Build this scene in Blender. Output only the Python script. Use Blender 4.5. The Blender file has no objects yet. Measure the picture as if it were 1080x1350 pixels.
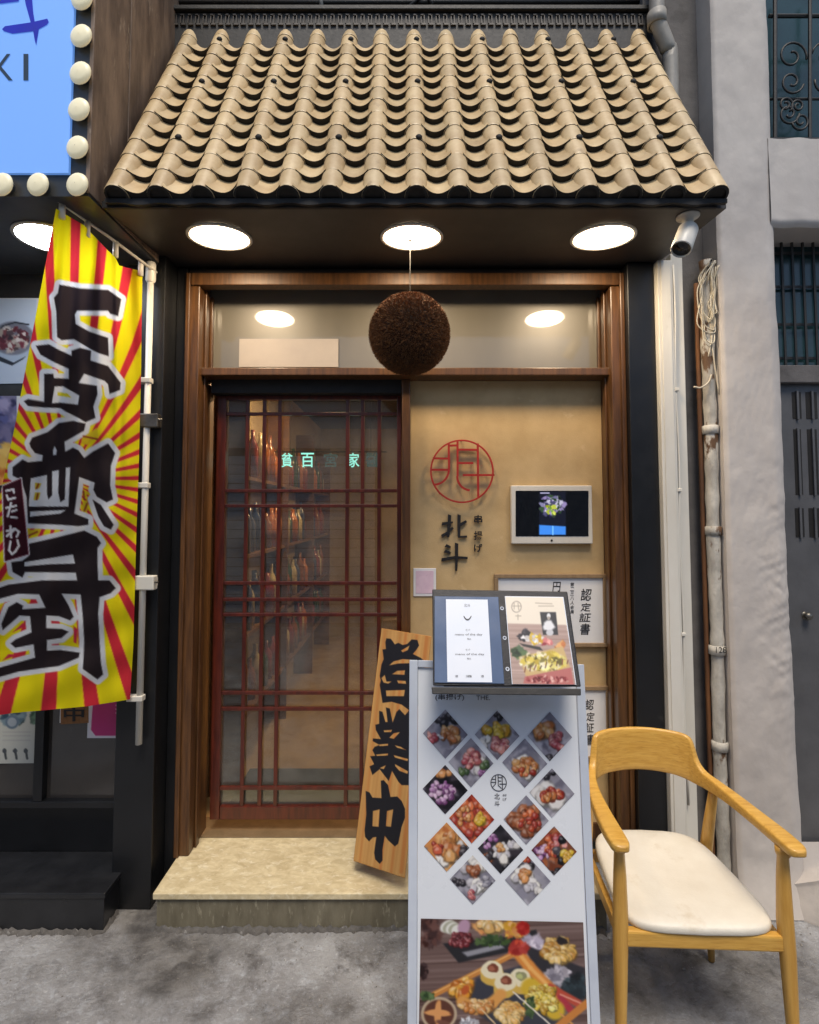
import bpy, math, random
import numpy as np
from mathutils import Vector, Matrix

# ------------------------------------------------------------------ camera, world, sun, exposure
scene = bpy.context.scene
col = scene.collection
F, HC, PIT, CX, CY = 700.0, 1.66, math.radians(3.0), 535.0, 638.3
cam_d = bpy.data.cameras.new('camera')
cam = bpy.data.objects.new('camera', cam_d)
col.objects.link(cam)
cam.location = (0, 0, HC)
cam.rotation_euler = (math.pi / 2 + PIT, 0, 0)
cam_d.sensor_fit = 'VERTICAL'
cam_d.sensor_height = 36.0
cam_d.lens = 36.0 * F / 1350.0
cam_d.shift_x = (540 - CX) / 1350.0
cam_d.shift_y = -(675 - CY) / 1350.0
cam_d.clip_start = 0.02
cam_d.clip_end = 500
scene.camera = cam

world = bpy.data.worlds.new('World')
scene.world = world
world.use_nodes = True
wn = world.node_tree
sky = wn.nodes.new('ShaderNodeTexSky')
sky.sky_type = 'NISHITA'
sky.sun_disc = False
SUN_EL, SUN_AZ = math.radians(62), math.radians(174)     # azimuth clockwise from +Y
sky.sun_elevation = SUN_EL
sky.sun_rotation = SUN_AZ
sky.air_density = 1.0
sky.dust_density = 1.0
wn.links.new(sky.outputs[0], wn.nodes['Background'].inputs[0])
wn.nodes['Background'].inputs[1].default_value = 0.06

sun_d = bpy.data.lights.new('sun', 'SUN')
sun_d.energy = 1.1
sun_d.angle = math.radians(22)
sun_d.color = (1.0, 0.9, 0.76)
sun = bpy.data.objects.new('sun', sun_d)
col.objects.link(sun)
sdir = Vector((math.sin(SUN_AZ) * math.cos(SUN_EL), math.cos(SUN_AZ) * math.cos(SUN_EL), math.sin(SUN_EL)))
sun.rotation_euler = sdir.to_track_quat('Z', 'Y').to_euler()
sun.location = sdir * 20
scene.view_settings.view_transform = 'Standard'
scene.view_settings.look = 'None'
scene.view_settings.exposure = 1.4
scene.view_settings.gamma = 1.0
scene.cycles.use_denoising = True
scene.cycles.max_bounces = 8
scene.cycles.transparent_max_bounces = 12
scene.cycles.sample_clamp_indirect = 6.0
scene.cycles.caustics_reflective = False
scene.cycles.caustics_refractive = False

# ------------------------------------------------------------------ sight lines of the lens, used to measure sizes at known depths
CP, SP = math.cos(PIT), math.sin(PIT)
def ray(px, py):
    a, b = (px - CX) / F, (CY - py) / F
    return np.array([a, CP - b * SP, SP + b * CP])
def P(px, py, Y):
    d = ray(px, py); t = Y / d[1]
    return np.array([t * d[0], Y, HC + t * d[2]])
def G(px, py, z):
    d = ray(px, py); t = (z - HC) / d[2]
    return np.array([t * d[0], t * d[1], z])
class Plane:
    def __init__(s, a, b, c):
        s.o = np.array(a, float)
        n = np.cross(np.array(b) - s.o, np.array(c) - s.o); n /= np.linalg.norm(n)
        if n[1] > 0: n = -n
        s.n = n
        e = np.array([1.0, 0, 0]); e -= n * e.dot(n); s.ex = e / np.linalg.norm(e)
        s.ez = np.cross(s.ex, n); s.ez = s.ez if s.ez[2] > 0 else -s.ez
    def hit(s, px, py, lift=0.0):
        d = ray(px, py); c = np.array([0, 0, HC])
        o = s.o + s.n * lift
        t = (o - c).dot(s.n) / d.dot(s.n)
        return c + d * t

# ------------------------------------------------------------------ helpers
def lin(c):
    out = []
    for v in c[:3]:
        v = v / 255.0
        out.append(v / 12.92 if v <= 0.04045 else ((v + 0.055) / 1.055) ** 2.4)
    return (out[0], out[1], out[2], 1.0)
WORLD = {}
class MB:
    def __init__(s): s.v = []; s.f = []; s.m = []
    def add(s, vs, fs, m=0):
        n = len(s.v); s.v += [tuple(float(c) for c in v) for v in vs]
        s.f += [tuple(i + n for i in f) for f in fs]; s.m += [m] * len(fs)
        return s
    def box(s, x0, x1, y0, y1, z0, z1, m=0):
        if x0 > x1: x0, x1 = x1, x0
        if y0 > y1: y0, y1 = y1, y0
        if z0 > z1: z0, z1 = z1, z0
        return s.add([(x0,y0,z0),(x1,y0,z0),(x1,y1,z0),(x0,y1,z0),(x0,y0,z1),(x1,y0,z1),(x1,y1,z1),(x0,y1,z1)],
              [(0,3,2,1),(4,5,6,7),(0,1,5,4),(1,2,6,5),(2,3,7,6),(3,0,4,7)], m)
    def hexa(s, p, m=0):      # 8 points: bottom ring 4, top ring 4
        return s.add(p, [(0,3,2,1),(4,5,6,7),(0,1,5,4),(1,2,6,5),(2,3,7,6),(3,0,4,7)], m)
    def tube(s, pts, r, n=10, cap=True, m=0):
        pts = [Vector(p) for p in pts]
        rs = r if isinstance(r, (list, tuple)) else [r] * len(pts)
        t0 = (pts[1] - pts[0]).normalized()
        up = Vector((0, 0, 1)) if abs(t0.z) < 0.9 else Vector((1, 0, 0))
        u = t0.cross(up).normalized(); rings = []
        for i, p in enumerate(pts):
            t = (pts[min(i + 1, len(pts) - 1)] - pts[max(i - 1, 0)]).normalized()
            u = (u - t * u.dot(t)).normalized(); w = t.cross(u)
            rings.append([p + (u * math.cos(a) + w * math.sin(a)) * rs[i] for a in [2 * math.pi * k / n for k in range(n)]])
        vs = [v for r_ in rings for v in r_]; fs = []
        for i in range(len(pts) - 1):
            for k in range(n):
                a, b = i * n + k, i * n + (k + 1) % n
                fs.append((a, b, b + n, a + n))
        if cap:
            fs.append(tuple(range(n - 1, -1, -1))); fs.append(tuple((len(pts) - 1) * n + k for k in range(n)))
        return s.add(vs, fs, m)
    def prism(s, poly, o, ex, ey, ez, d0, d1, m=0):   # poly in (ex, ey), extruded along ez
        o, ex, ey, ez = [np.array(q, float) for q in (o, ex, ey, ez)]
        n = len(poly)
        vs = [o + ex * a + ey * b + ez * d0 for a, b in poly] + [o + ex * a + ey * b + ez * d1 for a, b in poly]
        fs = [tuple(range(n)), tuple(range(2 * n - 1, n - 1, -1))] + [(i, i + n, (i + 1) % n + n, (i + 1) % n) for i in range(n)]
        return s.add(vs, fs, m)
    def disc(s, c, u, v, ru, rv=None, n=32, m=0):
        rv = rv or ru; c, u, v = np.array(c), np.array(u), np.array(v)
        vs = [c + u * ru * math.cos(2 * math.pi * k / n) + v * rv * math.sin(2 * math.pi * k / n) for k in range(n)]
        return s.add(vs, [tuple(range(n))], m)
    def lathe(s, prof, c, axis=(0, 0, 1), n=32, m=0):
        ax = Vector(axis).normalized(); u = ax.orthogonal().normalized(); w = ax.cross(u); c = Vector(c)
        vs = []; fs = []
        for r, h in prof:
            for k in range(n):
                a = 2 * math.pi * k / n
                vs.append(c + ax * h + (u * math.cos(a) + w * math.sin(a)) * r)
        for i in range(len(prof) - 1):
            for k in range(n):
                a, b = i * n + k, i * n + (k + 1) % n
                fs.append((a, b, b + n, a + n))
        return s.add(vs, fs, m)
    def grid(s, pts, m=0):       # pts[row][col]
        R, Cn = len(pts), len(pts[0])
        vs = [p for r in pts for p in r]
        fs = [(i*Cn+j, i*Cn+j+1, (i+1)*Cn+j+1, (i+1)*Cn+j) for i in range(R-1) for j in range(Cn-1)]
        return s.add(vs, fs, m)

def obj(name, mb, mat, parent=None, smooth=False, bevel=0.0, cols=None, local=False, fixn=True):
    v = np.array(mb.v, float)
    c = (v.min(0) + v.max(0)) / 2
    if local: c = np.zeros(3)
    me = bpy.data.meshes.new(name)
    me.from_pydata([tuple(q) for q in (v - c)], [], mb.f)
    mats = mat if isinstance(mat, (list, tuple)) else [mat]
    for q in mats: me.materials.append(q)
    if len(mats) > 1: me.polygons.foreach_set('material_index', mb.m)
    if smooth: me.polygons.foreach_set('use_smooth', [True] * len(me.polygons))
    if cols is not None:
        at = me.color_attributes.new('Col', 'FLOAT_COLOR', 'POINT')
        at.data.foreach_set('color', np.asarray(cols, np.float32).ravel())
    me.update()
    o = bpy.data.objects.new(name, me)
    col.objects.link(o)
    place(o, c, parent)
    if bevel:
        b = o.modifiers.new('bevel', 'BEVEL'); b.width = bevel; b.segments = 2; b.limit_method = 'ANGLE'; b.angle_limit = math.radians(40)
    return o
def place(o, c, parent):
    c = np.array(c, float); WORLD[o.name] = c
    if parent is not None:
        o.parent = parent; o.location = tuple(c - WORLD[parent.name])
    else:
        o.location = tuple(c)
def thing(name, label, cat, loc=(0, 0, 0), group=None):
    o = bpy.data.objects.new(name, None); col.objects.link(o); o.empty_display_size = 0.1
    WORLD[o.name] = np.array(loc, float); o.location = loc
    return tag(o, label, cat, group)
def tag(o, label=None, cat=None, group=None, kind=None):
    if label: o['label'] = label
    if cat: o['category'] = cat
    if group: o['group'] = group
    if kind: o['kind'] = kind
    return o

# ------------------------------------------------------------------ materials
def newmat(name):
    m = bpy.data.materials.new(name); m.use_nodes = True
    return m, m.node_tree, m.node_tree.nodes['Principled BSDF']
def M(name, c1, c2=None, rough=0.6, scale=8.0, detail=8, bump=0.0, bscale=60.0, metal=0.0, coat=0.0, stretch=(1, 1, 1),
      rvar=0.12, rnd=0.0, c3=None, c3lim=(0.6, 0.7), c3scale=4.0, contrast=(0.35, 0.65), spec=0.5, dist=0.0):
    m, nt, b = newmat(name); N, L = nt.nodes.new, nt.links.new
    tc = N('ShaderNodeTexCoord'); mp = N('ShaderNodeMapping'); mp.inputs['Scale'].default_value = stretch
    geo = N('ShaderNodeNewGeometry')
    L(tc.outputs['Object'], mp.inputs[0])
    oi = N('ShaderNodeObjectInfo')
    vadd = N('ShaderNodeVectorMath'); vadd.operation = 'ADD'
    vm = N('ShaderNodeVectorMath'); vm.operation = 'SCALE'; vm.inputs[0].default_value = (17.3, 9.1, 31.7)
    L(oi.outputs['Random'], vm.inputs['Scale']); L(mp.outputs[0], vadd.inputs[0]); L(vm.outputs[0], vadd.inputs[1])
    def noise(sc, dt=detail):
        n = N('ShaderNodeTexNoise'); n.inputs['Scale'].default_value = sc; n.inputs['Detail'].default_value = dt
        n.inputs['Roughness'].default_value = 0.62; n.inputs['Distortion'].default_value = dist
        L(vadd.outputs[0], n.inputs['Vector']); return n
    n1 = noise(scale)
    r = N('ShaderNodeMapRange'); r.inputs[1].default_value, r.inputs[2].default_value = contrast
    L(n1.outputs['Fac'], r.inputs[0])
    mx = N('ShaderNodeMix'); mx.data_type = 'RGBA'
    mx.inputs[6].default_value = lin(c1); mx.inputs[7].default_value = lin(c2 or c1)
    L(r.outputs[0], mx.inputs[0]); out = mx.outputs[2]
    if c3:
        n3 = noise(c3scale, 10); r3 = N('ShaderNodeMapRange'); r3.inputs[1].default_value, r3.inputs[2].default_value = c3lim
        L(n3.outputs['Fac'], r3.inputs[0]); mx3 = N('ShaderNodeMix'); mx3.data_type = 'RGBA'
        L(r3.outputs[0], mx3.inputs[0]); L(out, mx3.inputs[6]); mx3.inputs[7].default_value = lin(c3); out = mx3.outputs[2]
    if rnd:
        hs = N('ShaderNodeHueSaturation'); rr = N('ShaderNodeMapRange')
        rr.inputs[3].default_value = 1 - rnd; rr.inputs[4].default_value = 1 + rnd
        L(oi.outputs['Random'], rr.inputs[0]); L(rr.outputs[0], hs.inputs['Value']); L(out, hs.inputs['Color']); out = hs.outputs[0]
    L(out, b.inputs['Base Color'])
    rm = N('ShaderNodeMapRange'); rm.inputs[3].default_value = max(0.02, rough - rvar); rm.inputs[4].default_value = min(1, rough + rvar)
    n2 = noise(scale * 2.3); L(n2.outputs['Fac'], rm.inputs[0]); L(rm.outputs[0], b.inputs['Roughness'])
    b.inputs['Metallic'].default_value = metal; b.inputs['Coat Weight'].default_value = coat; b.inputs['Coat Roughness'].default_value = 0.08
    b.inputs['Specular IOR Level'].default_value = spec
    if bump:
        nb = noise(bscale); bp = N('ShaderNodeBump'); bp.inputs['Strength'].default_value = bump; bp.inputs['Distance'].default_value = 0.01
        L(nb.outputs['Fac'], bp.inputs['Height']); L(bp.outputs[0], b.inputs['Normal'])
    return m
def Emat(name, c, strength, base=(10, 10, 10)):
    m, nt, b = newmat(name)
    b.inputs['Base Color'].default_value = lin(base); b.inputs['Emission Color'].default_value = lin(c); b.inputs['Emission Strength'].default_value = strength
    b.inputs['Roughness'].default_value = 0.4
    return m
def Pmat(name, rough=0.45, emis=0.0, spec=0.4, fibre=0.0):      # printed colours from the 'Col' attribute
    m, nt, b = newmat(name)
    a = nt.nodes.new('ShaderNodeVertexColor'); a.layer_name = 'Col'
    nt.links.new(a.outputs[0], b.inputs['Base Color']); b.inputs['Roughness'].default_value = rough; b.inputs['Specular IOR Level'].default_value = spec
    if emis:
        nt.links.new(a.outputs[0], b.inputs['Emission Color']); b.inputs['Emission Strength'].default_value = emis
    if fibre:
        n = nt.nodes.new('ShaderNodeTexNoise'); n.inputs['Scale'].default_value = 400; bp = nt.nodes.new('ShaderNodeBump')
        bp.inputs['Strength'].default_value = fibre; bp.inputs['Distance'].default_value = 0.002
        nt.links.new(n.outputs['Fac'], bp.inputs['Height']); nt.links.new(bp.outputs[0], b.inputs['Normal'])
    return m
def glassmat(name, tint=(235, 240, 238), rough=0.0, ior=1.5):
    m = bpy.data.materials.new(name); m.use_nodes = True; nt = m.node_tree; nt.nodes.clear()
    o = nt.nodes.new('ShaderNodeOutputMaterial'); mx = nt.nodes.new('ShaderNodeMixShader'); fr = nt.nodes.new('ShaderNodeFresnel'); fr.inputs[0].default_value = ior
    t = nt.nodes.new('ShaderNodeBsdfTransparent'); t.inputs[0].default_value = lin(tint)
    g = nt.nodes.new('ShaderNodeBsdfGlossy'); g.inputs['Roughness'].default_value = rough
    nt.links.new(fr.outputs[0], mx.inputs[0]); nt.links.new(t.outputs[0], mx.inputs[1]); nt.links.new(g.outputs[0], mx.inputs[2])
    df = nt.nodes.new('ShaderNodeBsdfDiffuse'); df.inputs[0].default_value = lin((206, 200, 190)); m2 = nt.nodes.new('ShaderNodeMixShader')     # pale film mixed in to imitate hazy street reflections, thicker in smears
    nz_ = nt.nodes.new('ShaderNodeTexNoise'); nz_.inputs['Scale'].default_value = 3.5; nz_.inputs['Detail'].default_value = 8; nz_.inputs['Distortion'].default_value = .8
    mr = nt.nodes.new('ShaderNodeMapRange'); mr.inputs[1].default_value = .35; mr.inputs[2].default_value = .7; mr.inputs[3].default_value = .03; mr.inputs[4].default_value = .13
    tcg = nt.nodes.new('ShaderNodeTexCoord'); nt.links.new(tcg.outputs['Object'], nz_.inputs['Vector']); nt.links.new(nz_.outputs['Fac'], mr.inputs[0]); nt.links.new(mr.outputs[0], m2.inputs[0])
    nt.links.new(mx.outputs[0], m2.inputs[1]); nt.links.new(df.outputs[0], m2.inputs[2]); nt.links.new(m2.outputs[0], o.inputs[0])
    return m

# ------------------------------------------------------------------ printing: colours laid on a sheet's own vertices
class Canvas:
    def __init__(s, x, y, bg):
        s.x, s.y = x.ravel(), y.ravel(); s.c = np.tile(np.array(bg, float), (s.x.size, 1)); s.rng = np.random.RandomState(7)
    def sdf(s, poly, pad=0):
        p = np.array(poly, float); lo, hi = p.min(0) - pad, p.max(0) + pad
        idx = np.where((s.x > lo[0]) & (s.x < hi[0]) & (s.y > lo[1]) & (s.y < hi[1]))[0]
        x, y = s.x[idx], s.y[idx]
        d = np.full(x.size, 1e9); ins = np.zeros(x.size, bool)
        for i in range(len(p)):
            (ax, ay), (bx, by) = p[i], p[(i + 1) % len(p)]
            ex, ey = bx - ax, by - ay; L2 = ex * ex + ey * ey + 1e-9
            t = np.clip(((x - ax) * ex + (y - ay) * ey) / L2, 0, 1)
            d = np.minimum(d, np.hypot(x - ax - t * ex, y - ay - t * ey))
            cond = ((ay > y) != (by > y))
            xi = ax + (y - ay) * ex / (ey if abs(ey) > 1e-9 else 1e-9)
            ins ^= cond & (x < xi)
        return idx, np.where(ins, -d, d)
    def put(s, idx, a, colr):
        a = np.clip(a, 0, 1)[:, None]; s.c[idx] = s.c[idx] * (1 - a) + np.array(colr, float) * a
    def poly(s, pts, colr, grow=0.0, soft=0.5):
        idx, d = s.sdf(pts, grow + soft + 1); s.put(idx, 0.5 - (d - grow) / (2 * soft), colr)
    def ell(s, cx, cy, rx, ry, colr, rot=0.0, soft=0.12, wob=0.0, grain=0.0):
        R = max(rx, ry) * 1.5 + 1
        idx = np.where((abs(s.x - cx) < R) & (abs(s.y - cy) < R))[0]
        dx, dy = s.x[idx] - cx, s.y[idx] - cy; c_, s_ = math.cos(rot), math.sin(rot)
        u, v = (dx * c_ + dy * s_) / rx, (-dx * s_ + dy * c_) / ry
        r = np.hypot(u, v)
        if wob:
            th = np.arctan2(v, u); k = s.rng.rand(3) * 6.3; r = r * (1 + wob * (np.sin(3 * th + k[0]) + .6 * np.sin(5 * th + k[1]) + .4 * np.sin(9 * th + k[2])))
        s.put(idx, (1 - r) / (2 * soft) + 0.5, colr)
    def line(s, pts, w, colr, soft=0.5):
        for (ax, ay), (bx, by) in zip(pts[:-1], pts[1:]):
            lo = (min(ax, bx) - w - 2, min(ay, by) - w - 2); hi = (max(ax, bx) + w + 2, max(ay, by) + w + 2)
            idx = np.where((s.x > lo[0]) & (s.x < hi[0]) & (s.y > lo[1]) & (s.y < hi[1]))[0]
            ex, ey = bx - ax, by - ay; t = np.clip(((s.x[idx] - ax) * ex + (s.y[idx] - ay) * ey) / (ex * ex + ey * ey + 1e-9), 0, 1)
            d = np.hypot(s.x[idx] - ax - t * ex, s.y[idx] - ay - t * ey); s.put(idx, 0.5 - (d - w / 2) / (2 * soft), colr)
    def blobs(s, cx, cy, rx, ry, n, size, pal, wob=0.15, jit=18):
        for k in range(n):
            a, q = s.rng.rand() * 6.283, math.sqrt(s.rng.rand())
            c_ = np.array(pal[s.rng.randint(len(pal))], float) + s.rng.randn() * jit
            z = size * (0.5 + s.rng.rand())
            s.ell(cx + rx * q * math.cos(a), cy + ry * q * math.sin(a), z, z * (0.45 + .5 * s.rng.rand()), np.clip(c_, 5, 250), s.rng.rand() * 3.14, 0.3, wob)
    def lumps(s, cx, cy, rx, ry, n, size, pal, jit=8):
        order = sorted(((s.rng.rand() * 6.283, math.sqrt(s.rng.rand())) for _ in range(n)), key=lambda q: q[1] * math.sin(q[0]))
        for a, q in order:
            c_ = np.clip(np.array(pal[s.rng.randint(len(pal))], float) + s.rng.randn() * jit, 5, 250)
            z = size * (.75 + .6 * s.rng.rand()); zr = z * (.6 + .35 * s.rng.rand()); ro = s.rng.rand() * 3.14
            x, y = cx + rx * q * math.cos(a), cy + ry * q * math.sin(a)
            s.ell(x + z * .1, y + z * .22, z * 1.12, zr * 1.15, c_ * .5, ro, .22, .06)
            s.ell(x, y, z, zr, c_, ro, .16, .08)
            s.ell(x - z * .2, y - z * .28, z * .5, zr * .4, c_ * .6 + 255 * .4, ro, .45, .08)
    def noise(s, amt, scale):
        ph = s.rng.rand(6) * 6.28
        g = sum(np.sin(s.x * scale * (1 + .7 * i) * math.cos(ph[i]) * 2 + s.y * scale * (1 + .7 * i) * math.sin(ph[i]) * 2 + ph[i]) for i in range(6)) / 3
        s.c = np.clip(s.c + (g * amt)[:, None], 3, 252)
    def grain(s, amt):
        s.c = np.clip(s.c + s.rng.randn(s.x.size)[:, None] * amt, 3, 252)
    def out(s, gain=0.92):
        v = np.clip(s.c, 0, 255) / 255.0
        l = np.where(v <= 0.04045, v / 12.92, ((v + 0.055) / 1.055) ** 2.4) * gain
        return np.concatenate([l, np.ones((l.shape[0], 1))], 1)
def sheet(name, parent, plane, quad, nx, ny, bg, fn, mat, lift=0.001, soft=0):
    """flat printed sheet on a plane; quad = top-left, top-right, bottom-right, bottom-left as sighted"""
    q = np.array(quad, float); u = np.linspace(0, 1, nx)[None, :, None]; v = np.linspace(0, 1, ny)[:, None, None]
    g = (q[0] * (1 - u) + q[1] * u) * (1 - v) + (q[3] * (1 - u) + q[2] * u) * v
    C = Canvas(g[..., 0], g[..., 1], bg)
    if fn: fn(C)
    if soft:
        k = C.c.reshape(ny, nx, 3)
        for _ in range(soft):
            p_ = np.pad(k, ((1, 1), (1, 1), (0, 0)), mode='edge'); k = (p_[:-2, 1:-1] + p_[2:, 1:-1] + p_[1:-1, :-2] + p_[1:-1, 2:] + 2 * k) / 6
        C.c = k.reshape(-1, 3)
    corner = [plane.hit(*p, lift=lift) for p in q]
    pts = [[plane.hit(g[i, j, 0], g[i, j, 1], lift) for j in range(nx)] for i in range(ny)]
    mb = MB().grid(pts)
    return obj(name, mb, mat, parent, cols=C.out())
def tr(pts, ox, oy, sc): return [(ox + x / sc, oy + y / sc) for x, y in pts]

_tn = [0]
def glyph(text, bold=0.0):
    cu = bpy.data.curves.new('glyph_src', 'FONT'); cu.body = text; cu.offset = bold; cu.align_x = 'LEFT'; cu.resolution_u = 4
    cu.fill_mode = 'FRONT'
    o = bpy.data.objects.new('glyph_src', cu); col.objects.link(o)
    dg = bpy.context.evaluated_depsgraph_get(); me = bpy.data.meshes.new_from_object(o.evaluated_get(dg))
    v = np.array([tuple(q.co) for q in me.vertices]); f = [tuple(p.vertices) for p in me.polygons]
    bpy.data.objects.remove(o); bpy.data.curves.remove(cu); bpy.data.meshes.remove(me)
    return v, f
def lettering(name, parent, plane, text, rect, mat, lift=0.002, bold=0.0, shear=0.0, depth=0.0):
    """text fitted in a sighted rectangle (x0, y0, x1, y1) on a plane"""
    v, f = glyph(text, bold)
    if len(v) == 0: return None
    lo, hi = v.min(0), v.max(0); x0, y0, x1, y1 = rect
    un = (v[:, 0] - lo[0]) / (hi[0] - lo[0] + 1e-9); vn = (v[:, 1] - lo[1]) / (hi[1] - lo[1] + 1e-9)
    px = x0 + (x1 - x0) * un + shear * (vn - .5) * (x1 - x0); py = y1 + (y0 - y1) * vn
    pts = [plane.hit(a, b, lift) for a, b in zip(px, py)]
    o = obj(name, MB().add(pts, f), mat, parent)
    if depth:
        so = o.modifiers.new('solid', 'SOLIDIFY'); so.thickness = depth; so.offset = 0
    return o
# ------------------------------------------------------------------ materials of the place
BLACK = M('black_paint', (14, 15, 17), (21, 22, 25), rough=0.4, scale=5, bump=0.05, bscale=40, c3=(52, 52, 54), c3lim=(0.68, 0.8), c3scale=9)
SOFFIT = M('dark_soffit', (40, 36, 35), (50, 45, 42), rough=0.5, scale=3, bump=0.03, bscale=12)
WOOD = M('brown_frame_wood', (98, 64, 32), (64, 40, 20), rough=0.42, scale=9, stretch=(6, 6, .5), bump=0.08, bscale=30, coat=0.15)
REDWOOD = M('red_lacquer_wood', (92, 34, 18), (60, 20, 12), rough=0.33, scale=9, stretch=(5, 5, .6), bump=0.06, bscale=25, coat=0.3)
PANEL = M('beige_wall_panel', (198, 170, 124), (184, 156, 110), rough=0.7, scale=7, bump=0.12, bscale=160, c3=(212, 188, 146), c3lim=(0.62, 0.78), c3scale=12)
STONE = M('beige_step_stone', (214, 200, 164), (184, 168, 132), rough=0.38, scale=16, bump=0.15, bscale=60, c3=(226, 218, 194), c3lim=(0.55, 0.75), c3scale=30, stretch=(1, 1.6, 1), dist=0.6)
STONE2 = M('grey_riser_stone', (122, 116, 98), (98, 92, 76), rough=0.4, scale=10, bump=0.12, bscale=50, c3=(150, 144, 124), c3lim=(0.58, 0.7), c3scale=26, stretch=(2, 1, .6))
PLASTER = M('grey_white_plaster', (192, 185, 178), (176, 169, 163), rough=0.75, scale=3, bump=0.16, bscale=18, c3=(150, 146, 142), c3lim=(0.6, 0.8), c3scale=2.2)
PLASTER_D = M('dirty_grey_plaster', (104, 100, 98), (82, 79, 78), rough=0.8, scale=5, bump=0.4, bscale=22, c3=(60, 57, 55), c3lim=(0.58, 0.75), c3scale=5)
WHITEPVC = M('white_plastic', (214, 211, 202), (200, 196, 185), rough=0.4, scale=4, bump=0.04, bscale=30, stretch=(1, 1, .4), c3=(168, 160, 146), c3lim=(0.66, 0.8), c3scale=7)
DARKMETAL = M('dark_grey_metal', (88, 88, 90), (76, 76, 78), rough=0.5, scale=6, bump=0.06, bscale=60, c3=(78, 76, 74), c3lim=(0.65, 0.75), c3scale=14)
IRON = M('black_iron', (26, 26, 27), (38, 36, 34), rough=0.55, scale=20, bump=0.1, bscale=80)
TILE = M('tan_clay_tile', (210, 186, 144), (188, 160, 118), rough=0.4, scale=9, bump=0.12, bscale=70, rnd=0.13, c3=(150, 126, 96), c3lim=(0.62, 0.8), c3scale=16)
TILEDARK = M('dark_tile_edge', (15, 13, 12), (22, 19, 17), rough=0.7, scale=20)
BROWNWALL = M('stained_brown_board', (150, 126, 104), (98, 80, 66), rough=0.6, scale=5, bump=0.2, bscale=20, stretch=(1, 3, .7), c3=(196, 176, 152), c3lim=(0.6, 0.72), c3scale=6)
DARKWALL = M('dark_upper_wall', (58, 52, 47), (44, 40, 37), rough=0.8, scale=4, bump=0.25, bscale=24)
LAMP = Emat('lit_lamp_diffuser', (255, 228, 190), 29.0, (240, 240, 235))
LAMPE = Emat('lamp_diffuser_edge', (255, 226, 186), 5.0, (240, 240, 235))
LAMPC = Emat('lit_cool_lamp_diffuser', (240, 244, 255), 12.0, (240, 240, 240))
INK = M('black_ink', (20, 18, 20), (26, 24, 26), rough=0.55)
PRINT = Pmat('poster_print', 0.35, spec=0.5)
PAPER = M('white_paper', (222, 222, 222), (214, 214, 216), rough=0.6, scale=5)
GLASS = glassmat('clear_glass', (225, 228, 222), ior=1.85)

# ------------------------------------------------------------------ ground
def vnoise(x, y, seed=0):
    rs = np.random.RandomState(seed); out = np.zeros_like(x)
    for o in range(5):
        f = 1.7 * 2 ** o; a = 1 / 1.7 ** o
        for k in range(3):
            t = rs.rand() * 6.28; ph = rs.rand() * 6.28
            out += a * np.sin(f * (x * math.cos(t) + y * math.sin(t)) * 2 + ph + 1.3 * np.sin(f * (x * math.sin(t) - y * math.cos(t)) + ph * 2)) / 3
    return out
gx = np.concatenate([[-60, -25, -10, -5], np.linspace(-3, 3, 180), [5, 10, 25, 60]])
gy = np.concatenate([[-60, -25, -10, -4, -1], np.linspace(0.6, 3.2, 100), [5, 10, 25, 60]])
GX, GY = np.meshgrid(gx, gy)
GZ = vnoise(GX * 1.2, GY * 1.2, 3) * 0.004
GZ = np.where((abs(GX) > 3.01) | (GY < 0.59) | (GY > 3.21), 0, GZ) - 0.004
m, nt, b = newmat('worn_wet_concrete'); N, L = nt.nodes.new, nt.links.new
tc = N('ShaderNodeTexCoord')
def nz(sc, det=10, dis=0.0, rg=0.65):
    n = N('ShaderNodeTexNoise'); n.inputs['Scale'].default_value = sc; n.inputs['Detail'].default_value = det; n.inputs['Distortion'].default_value = dis; n.inputs['Roughness'].default_value = rg
    L(tc.outputs['Object'], n.inputs['Vector']); return n
def ramp(src, lo, hi):
    r = N('ShaderNodeMapRange'); r.inputs[1].default_value, r.inputs[2].default_value = lo, hi; L(src, r.inputs[0]); return r.outputs[0]
def mixc(fac, a, bb):
    x = N('ShaderNodeMix'); x.data_type = 'RGBA'; L(fac, x.inputs[0])
    for i, q in ((6, a), (7, bb)):
        if isinstance(q, tuple): x.inputs[i].default_value = lin(q)
        else: L(q, x.inputs[i])
    return x.outputs[2]
base = mixc(ramp(nz(2.4, 14, .15).outputs['Fac'], .36, .64), (128, 127, 128), (164, 165, 167))
base = mixc(ramp(nz(26, 14, .1, .75).outputs['Fac'], .5, .68), base, (176, 180, 186))
base = mixc(ramp(nz(6.5, 14, .2, .72).outputs['Fac'], .52, .68), base, (84, 81, 80))
base = mixc(ramp(nz(70, 8, 0, .7).outputs['Fac'], .6, .7), base, (200, 200, 200))
base = mixc(ramp(nz(1.15, 10, .3, .6).outputs['Fac'], .46, .6), base, mixc(ramp(nz(9, 12, .2).outputs['Fac'], .4, .6), (78, 76, 75), (116, 114, 112)))
L(base, b.inputs['Base Color'])
rr = N('ShaderNodeMapRange'); rr.inputs[1].default_value = .4; rr.inputs[2].default_value = .62; rr.inputs[3].default_value = .12; rr.inputs[4].default_value = .7
L(nz(1.9, 10, .3).outputs['Fac'], rr.inputs[0]); L(rr.outputs[0], b.inputs['Roughness'])
bp = N('ShaderNodeBump'); bp.inputs['Strength'].default_value = .75; bp.inputs['Distance'].default_value = .025
L(nz(15, 15, .15, .7).outputs['Fac'], bp.inputs['Height']); L(bp.outputs[0], b.inputs['Normal'])
GROUND = m
gnd = obj('ground', MB().grid(np.dstack([GX, GY, GZ]).tolist()), GROUND, smooth=True)
tag(gnd, 'rough wet grey concrete paving with pale scuffs', kind='structure')

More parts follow.
